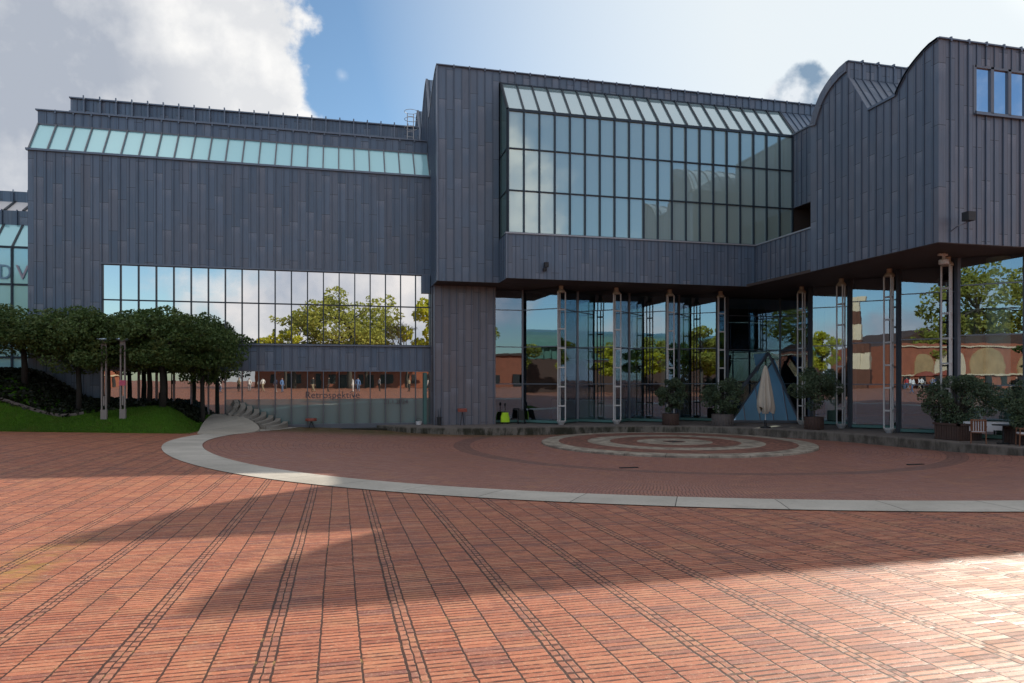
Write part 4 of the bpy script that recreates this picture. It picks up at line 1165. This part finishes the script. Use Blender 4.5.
ex = [(0,4.8,-44,(.8,.8,.9),'second light green locust tree just right of the broad one'),
      (2,14.8,-38,(1.35,1.35,1.75),'tall yellow tree mirrored at the right end of the upper windows'),
      (1,20.5,-40,(1.1,1.1,1.1),'light green tree beyond the tall yellow one'),
      (1,-44.5,-43.0,(.85,.85,.88),'light green tree left of the brick building across the plaza'),
      (0,-63,-75,(1.6,1.6,1.62),'large light green tree near the market stalls behind the photographer'),
      (2,-35.3,-14.0,(.8,.8,1.06),'yellow tree behind the stepped tower'),
      (1,-44,10,(1,1,.75),'round green tree in front of the station hall'),
      (2,-40,3,(1.3,1.3,.9),'low yellow tree in front of the station hall'),
      (1,-33,8,(.95,.95,.85),'green tree mirrored between the lattice columns, nearest to the plaza'),
      (2,-46,-4,(1.5,1.5,1.25),'tall yellow tree at the right end of the station hall'),
      (1,-50,22,(1.1,1.1,.72),'green tree at the left end of the station hall'),
      (2,-38,14,(1.2,1.2,.8),'low yellow tree left of the station hall steps')]
for (k, x, y, s, lab) in ex:
    dup(lt[k], (x,y,G(x,y)), random.uniform(0,6), s, lab)
dk = make_tree(44, R=4.2, zc=4.6, rz=3.0, n=3500, leaf='leafd', ls=.26, bark='bark', trunkr=.25, ncl=30, name='dark_tree', label='dark green round tree mirrored at the left of the upper windows', flat=False)
put(dk, -18.5, -36)
bt = thing('bare_tree', 'grey leafless tree mirrored between the locust and the yellow tree', 'tree', (10.4,-38,G(10.4,-38)))
mb = MB(); random.seed(5)
def branch(p, d, L, r, n):
    q = p + d*L; mb.tube([tuple(p), tuple(p.lerp(q,.5)+Vector((random.uniform(-.1,.1),0,0))), tuple(q)], [r,r*.8,r*.6], 5)
    if n == 0: return
    for k in range(3): branch(q, (d+Vector((random.gauss(0,.45),random.gauss(0,.45),random.gauss(.1,.25)))).normalized(), L*random.uniform(.62,.8), r*.6, n-1)
branch(Vector((0,0,0)), Vector((0,0,1)), 3.6, .22, 5); mb.build('branches', M['bark'], bt)

def block(mbx, x0, x1, y0, y1, z0, z1, m=0): mbx.box(x0,x1,y0,y1,z0,z1,m)
bb = thing('brick_building', 'long red brick building across the plaza behind the people', 'building', (0,0,0))
mb = MB(); mb.box(-14,44,-62,-50,-.5,6.2); mb.build('wall', M['rbrick'], bb)
mb = MB(); mb.box(-14.4,44.4,-62.4,-49.6,6.2,6.6); mb.build('roof', M['dbrown'], bb)
for i in range(22):
    x = -12+i*2.5+.7*math.sin(i*2.3); mb = MB(); mb.box(x,x+.8+.5*(i%3),-49.98,-49.9,.2 if i % 2 else 1.1,2.7); mb.build('window', M['indark'], bb)
b2 = thing('brick_hall', 'red brick hall with rounded gables mirrored in the right entrance panes', 'building', (0,0,0))
mb = MB(); mb.box(-60,-42,-74,-35,-.5,7.6)
mb.build('wall', M['rbrick'], b2)
for yc, w, h, k in ((-39.5,1.9,5.9,'tan'),(-44.5,2.8,6.6,'cream'),(-51.5,3.3,6.9,'tan'),(-60,2.6,6.0,'tan')):
    mb = MB(); mb.prism([(yc+w*math.cos(PI*q/12), h-w+w*math.sin(PI*q/12)) for q in range(13)] + [(yc-w,2.6),(yc+w,2.6)], lambda a, b, d: (d, a, b), -42.0, -41.8); mb.build('arched_panel', M[k], b2)
for q in range(12):
    mb = MB(); yc = -36.2-q*3.1; mb.box(-41.99,-41.78,yc-.5,yc+.5,.1,2.3); mb.build('window', M['indark'], b2)
for z in (2.45, 7.0):
    mb = MB(); mb.box(-42.0,-41.7,-74,-35,z,z+.22); mb.build('string_course', M['cream'], b2)
mb = MB(); mb.prism([(-36,7.6),(-43,10.2),(-50,7.6)], lambda a, b, d: (d, a, b), -58, -44); mb.prism([(-54,7.6),(-60,9.6),(-66,7.6)], lambda a, b, d: (d, a, b), -58, -44); mb.build('roof', M['dbrown'], b2)
sta = thing('station_hall', 'dark brown hall with a green glass barrel roof mirrored in the left entrance panes', 'building', (0,0,0))
mb = MB(); mb.box(-80,-56,-30,44,-.5,5.0); mb.build('wall', M['dbrown'], sta)
mb = MB()
for i in range(60):
    y = -30+i*1.233; mb.box(-56.0,-55.8,y-.1,y+.1,5.0,7.0)
mb.box(-80,-56.2,-30,44,5.0,7.0); mb.build('clerestory', M['groof'], sta)
mb = MB(); pts = [(-68+13*math.cos(PI*k/16), 7.0+3.4*math.sin(PI*k/16)) for k in range(17)]
mb.prism(pts, lambda a, b, d: (a, d, b), -30, 44)
mb.build('barrel_roof', M['groof'], sta)
# stepped tower of cream granite and rusted iron
tw = thing('stepped_tower', 'tall stepped tower sculpture of alternating cream granite and rusted iron blocks', 'sculpture', (-39.0,-23.7,G(-39.0,-23.7)), PI/4)
tw.scale = (1.22,1.22,1.43)
lv = [(0,2.1,'rust',1.35),(2.1,3.9,'cream',1.28),(3.9,5.3,'rust',1.2),(5.3,7.0,'cream',1.1),(7.0,8.5,'rust',1.0),(8.5,10.1,'cream',.9)]
for (z0, z1, mm, w) in lv:
    mb = MB(); mb.box(-w,w-.35,-w,w-.35,z0,z1)
    mb.box(-w*.2,w,-w*.2,w,z0,z0+(z1-z0)*.98) if mm == 'cream' else mb.box(-w*.6,w*.9,-w*.6,w*.9,z0,z1-.01)
    mb.build('block', M[mm], tw)

# people
def person(x, y, rz, lab, top, legs, pose='stand', hair='hair', z=None, grp='people standing across the plaza'):
    verts = {}; 
    sit = pose == 'sit'
    hipz = .95
    J = [('pelvis',(0,0,hipz),.14),('chest',(0,.01,1.28),.155),('neck',(0,.0,1.47),.06),('head',(0,-.02,1.60),.095),('crown',(0,-.01,1.70),.085)]
    E = [(0,1),(1,2),(2,3),(3,4)]
    stride = .12 if pose == 'walk' else .02
    for sx in (-1,1):
        k = len(J); J += [('sh',(sx*.19,.0,1.40),.062),('el',(sx*.26,.02+.04*sx,1.12),.045),('wr',(sx*.25,-.08+.05*sx,.88),.03),('hd',(sx*.25,-.10+.05*sx,.79),.035)]
        E += [(1,k),(k,k+1),(k+1,k+2),(k+2,k+3)]
        k = len(J); J += [('hp',(sx*.10,0,.86),.105),('kn',(sx*.11,-stride*sx,.48),.065),('an',(sx*.11,stride*sx*1.2,.09),.045),('to',(sx*.12,-.16+stride*sx*1.2,.035),.035)]
        E += [(0,k),(k,k+1),(k+1,k+2),(k+2,k+3)]
    me = bpy.data.meshes.new('p'); me.from_pydata([j[1] for j in J], E, []); o = bpy.data.objects.new('p', me); C.objects.link(o)
    o.modifiers.new('s','SKIN'); o.modifiers.new('u','SUBSURF').levels = 1
    for i, j in enumerate(J): me.skin_vertices[0].data[i].radius = (j[2], j[2]*(.8 if i < 2 else 1))
    me.skin_vertices[0].data[0].use_root = True
    bpy.context.view_layer.update()
    m2 = bpy.data.meshes.new_from_object(o.evaluated_get(bpy.context.evaluated_depsgraph_get())); bpy.data.objects.remove(o)
    m2.materials.clear()
    for q in (M['skin'], top, legs, M[hair], M['blk']): m2.materials.append(q)
    for p in m2.polygons:
        c = p.center; p.use_smooth = True
        if c.z > 1.5: p.material_index = 3 if (c.z > 1.66 or c.y > .02) else 0
        elif c.z > .95 or (abs(c.x) > .2 and c.z > .9): p.material_index = 1
        elif abs(c.x) > .2 and c.z > .7: p.material_index = 0
        elif c.z > .1: p.material_index = 2
        else: p.material_index = 4
    b = bpy.data.objects.new('person', m2); C.objects.link(b); b.location = (x,y,G(x,y) if z is None else z); b.rotation_euler = (0,0,rz)
    tag(b, lab, 'person', grp)
def cm(n, c): 
    if n not in M: M[n] = simple(n, c, .8, 0, .1)
    return M[n]
cols = {'white':(.75,.75,.74),'navy':(.04,.06,.14),'jeans':(.10,.16,.28),'grey':(.25,.25,.27),'khaki':(.32,.27,.18),'blackc':(.02,.02,.02),'redc':(.45,.05,.05),'blue':(.12,.22,.45)}
W = lambda k: cm('cloth_'+k, cols[k])
PP = [(-13.0,-10,'white','jeans'),(-11.4,-12,'khaki','blackc'),(-10.3,-11,'white','grey'),(-9.3,-12.5,'white','khaki'),(-7.4,-9,'navy','white'),(-6.6,-8.6,'blue','jeans'),(-3.2,-12,'blackc','khaki'),(-1.3,-12.5,'blackc','blackc'),(1.6,-10,'white','white'),(2.4,-10.6,'blue','jeans'),(5.2,-12,'grey','blackc'),(8.2,-10,'khaki','blackc'),(10.8,-9,'white','blue'),(12.6,-9.4,'navy','jeans'),(-31,-26,'redc','jeans'),(-32.5,-28,'white','grey'),(-35,-32,'white','blackc'),(-36,-35.5,'grey','jeans'),(-33.5,-31,'white','khaki'),(-37.5,-37.5,'navy','white')]
for i, (x, y, a, b) in enumerate(PP):
    person(x, y, random.uniform(0,6), 'person in a %s top and %s trousers, number-free figure' % (a.replace('blackc','black').replace('redc','red'), b.replace('blackc','black').replace('jeans','denim')), W(a), W(b), 'walk' if i % 3 == 0 else 'stand')
wh = ['at the far left of the row','second along the row beside the dark tree','in front of the low locust tree','in front of the yellow tree','left of a couple nearest the glass','right of a couple nearest the glass','alone in the middle of the row','beside the lone walker','left of the pair at the centre','right of the pair at the centre','between the centre pair and the right end','in front of the bare tree','left of the last pair','right of the last pair','by the red parasol','behind the one by the red parasol','near the brick hall','deepest by the brick hall','between tower and stalls','under the large tree']
for o, w in zip([q for q in bpy.data.objects if q.name.startswith('person')], range(99)): pass
ps = sorted([q for q in bpy.data.objects if q.name.split('.')[0] == 'person'], key=lambda q: q.name)
for q, (x, y, a, b), w in zip(ps, PP, wh):
    q['label'] = 'mirrored person in %s top and %s trousers, %s' % (a.replace('blackc','black').replace('redc','red'), b.replace('blackc','black').replace('jeans','denim'), w)
for i, (x, y, lab) in enumerate(((-39.5,-37.5,'open red parasol over the market tables, the nearer one'),(-39,-41,'open red parasol over the market tables, the farther one'))):
    t = thing('market_parasol', lab, 'parasol', (x,y,G(x,y)), 0, 'red market parasols')
    mb = MB(); mb.tube([(0,0,0),(0,0,2.7)], .03, 8); mb.build('pole', M['white'], t)
    mb = MB(); mb.lathe((0,0,0), [(1.9,2.05),(1.0,2.45),(.05,2.75)], 8); mb.build('canopy', M['red'], t)

# ------------------------------------------------------------------ sky
def build_world():
    t = NT('World', world=True); scene.world = t.o
    sky = t.n('ShaderNodeTexSky'); sky.sky_type = 'NISHITA'; sky.sun_disc = False
    sky.sun_elevation = math.radians(27.9); sky.sun_rotation = math.radians(55.8)
    sky.air_density = 1.0; sky.dust_density = .5; sky.ozone_density = 1.0; sky.altitude = 50
    tc = t.n('ShaderNodeTexCoord').outputs['Generated']
    d = t.vm('NORMALIZE', tc); x, y, z = t.sep(d)
    zz = t.m('MAXIMUM', z, 0.02)
    pl = t.vm('SCALE', d); t.l(t.m('DIVIDE', 1., t.m('ADD', zz, .22)), pl.node.inputs[3])
    f_n = t.noise(d, 2.2, 6, .55)
    n1 = t.noise(d, 3.3, 8, .55, dist=.2)
    n2 = t.noise(t.vm('ADD', d, (.03,.02,.05)), 3.3, 8, .55, dist=.2)
    # clouds over the half of the sky behind the camera (seen mirrored in the windows)
    AL = math.radians(13.83)
    fx = t.vm('DOT_PRODUCT', d, (math.sin(AL), math.cos(AL), 0.), out='Value')
    back = t.sstep(fx, .25, -.15)
    cov = t.m('MULTIPLY', t.m('MULTIPLY', t.sstep(n1, t.sstep(z, .22, .38, .46, .47), t.sstep(z, .22, .38, .56, .60)), back), 1.)
    fill_veil = t.m('MULTIPLY', t.sstep(z, .50, .72), t.sstep(f_n, .35, .6, .55, .9))  # unseen white layer overhead, added to neutralise and brighten the ambient light
    fine = t.noise(d, 8., 9, .56); fine2 = t.noise(t.vm('ADD', d, (.02,.02,.03)), 8., 9, .56); f3 = t.noise(d, 4.5, 4, .5)
    def dirpx(px, py):
        X = (px-512)/700; Z = (380-py)/700; v = Vector((X*math.cos(AL)+math.sin(AL), -X*math.sin(AL)+math.cos(AL), Z)).normalized(); return tuple(v)
    def blob(px, py, rad, soft, amp):
        dist = t.vm('DISTANCE', d, dirpx(px, py), out='Value')
        q = t.m('SUBTRACT', dist, t.m('MULTIPLY', t.m('SUBTRACT', fine, .5), amp))
        return t.sstep(q, rad, rad-soft)
    big = t.m('MAXIMUM', t.m('MAXIMUM', blob(60,-10,.27,.035,.34), blob(215,90,.115,.02,.16)), t.m('MAXIMUM', blob(195,10,.11,.02,.16), t.m('MAXIMUM', blob(-10,165,.06,.03,.16), blob(130,50,.16,.03,.25))))
    tiny = t.noise(d, 26., 5, .55)
    small = t.m('MAXIMUM', t.m('MAXIMUM', blob(806,87,.034,.006,.06), blob(788,98,.030,.006,.06)), blob(822,106,.03,.006,.06))
    wisp = t.m('MULTIPLY', blob(342,76,.012,.014,.05), .35)
    light = t.m('SUBTRACT', fine, fine2)
    shade = t.m('ADD', t.m('MULTIPLY', light, 3.6), t.m('ADD', t.m('MULTIPLY', t.m('SUBTRACT', f3, .5), 3.2), .35), clamp=True)
    # big cloud: grey-violet towards the left, bright on the right, small cloud blue grey with bright rim
    right = t.vm('DOT_PRODUCT', d, (math.cos(AL), -math.sin(AL), 0.), out='Value')
    sh2 = t.m('ADD', t.m('MULTIPLY', shade, .55), t.sstep(right, -.50, -.34, -.12, .62), clamp=True)
    S = 8.9
    ccol = t.mix(sh2, (.36*S,.395*S,.46*S,1), (.80*S,.795*S,.785*S,1))
    sm_col = t.mix(t.m('ADD', t.m('MULTIPLY', t.m('SUBTRACT', tiny, .45), 4.), t.sstep(z, .40, .355, 0., .55), clamp=True), (.20*S,.29*S,.40*S,1), (.66*S,.70*S,.74*S,1))
    bsh = t.m('ADD', t.m('ADD', t.m('MULTIPLY', t.m('SUBTRACT', n1, n2), 5.), t.m('MULTIPLY', t.m('SUBTRACT', f3, .5), 2.5)), .5, clamp=True)
    bcol = t.mix(bsh, (.40*S,.44*S,.54*S,1), (1.05*S,.96*S,.90*S,1))
    # pale haze that brightens towards the sun
    sd = (math.cos(math.radians(27.9))*math.sin(math.radians(55.8)), math.cos(math.radians(27.9))*math.cos(math.radians(55.8)), math.sin(math.radians(27.9)))
    cs = t.vm('DOT_PRODUCT', d, sd, out='Value')
    hz = t.m('POWER', t.sstep(cs, .45, 1.0), 1.2)
    base = t.mix(t.lin(cs, .67, .93, 0., .95), t.mix(1., sky.outputs[0], (.84,1.0,1.06,1), 'MULTIPLY'), (.69*S,.74*S,.765*S,1))
    base = t.mix(t.sstep(cs, .99, 1.0, 0., .25), base, (1.9*S,1.8*S,1.6*S,1))
    c = t.mix(fill_veil, base, (.66*S,.655*S,.655*S,1)); c = t.mix(t.m('MULTIPLY', cov, .92), c, bcol)
    c = t.mix(big, c, ccol); c = t.mix(small, c, sm_col); c = t.mix(wisp, c, (.8*S,.83*S,.86*S,1))
    bg = t.n('ShaderNodeBackground'); t.l(c, bg.inputs[0]); bg.inputs[1].default_value = .10
    o = t.n('ShaderNodeOutputWorld'); t.l(bg.outputs[0], o.inputs[0])
build_world()
sun = bpy.data.lights.new('sun', 'SUN'); sun.energy = 4.7; sun.angle = math.radians(.4); sun.color = (1, .90, .76)
so = bpy.data.objects.new('sun', sun); C.objects.link(so)
el = math.radians(27.9); az = math.radians(55.8)
sd = Vector((math.cos(el)*math.sin(az), math.cos(el)*math.cos(az), math.sin(el)))
so.rotation_euler = sd.to_track_quat('Z', 'Y').to_euler(); so.location = (40, 30, 40)

cam = bpy.data.cameras.new('camera'); co = bpy.data.objects.new('camera', cam); C.objects.link(co)
co.location = (0,0,1.7); co.rotation_euler = (PI/2, 0, -math.radians(13.83))
cam.sensor_width = 36; cam.lens = 700/1024*36; cam.shift_y = (380-341.5)/1024; cam.clip_end = 3000; cam.clip_start = .05
scene.camera = co
scene.render.engine = 'CYCLES'
scene.cycles.max_bounces = 8; scene.cycles.glossy_bounces = 5; scene.cycles.transparent_max_bounces = 10
scene.cycles.caustics_reflective = False; scene.cycles.caustics_refractive = False
scene.render.resolution_x = 1024; scene.render.resolution_y = 683
scene.view_settings.view_transform = 'Standard'; scene.view_settings.look = 'None'
scene.view_settings.exposure = 0.46; scene.view_settings.gamma = 1; scene.view_settings.use_curve_mapping = False
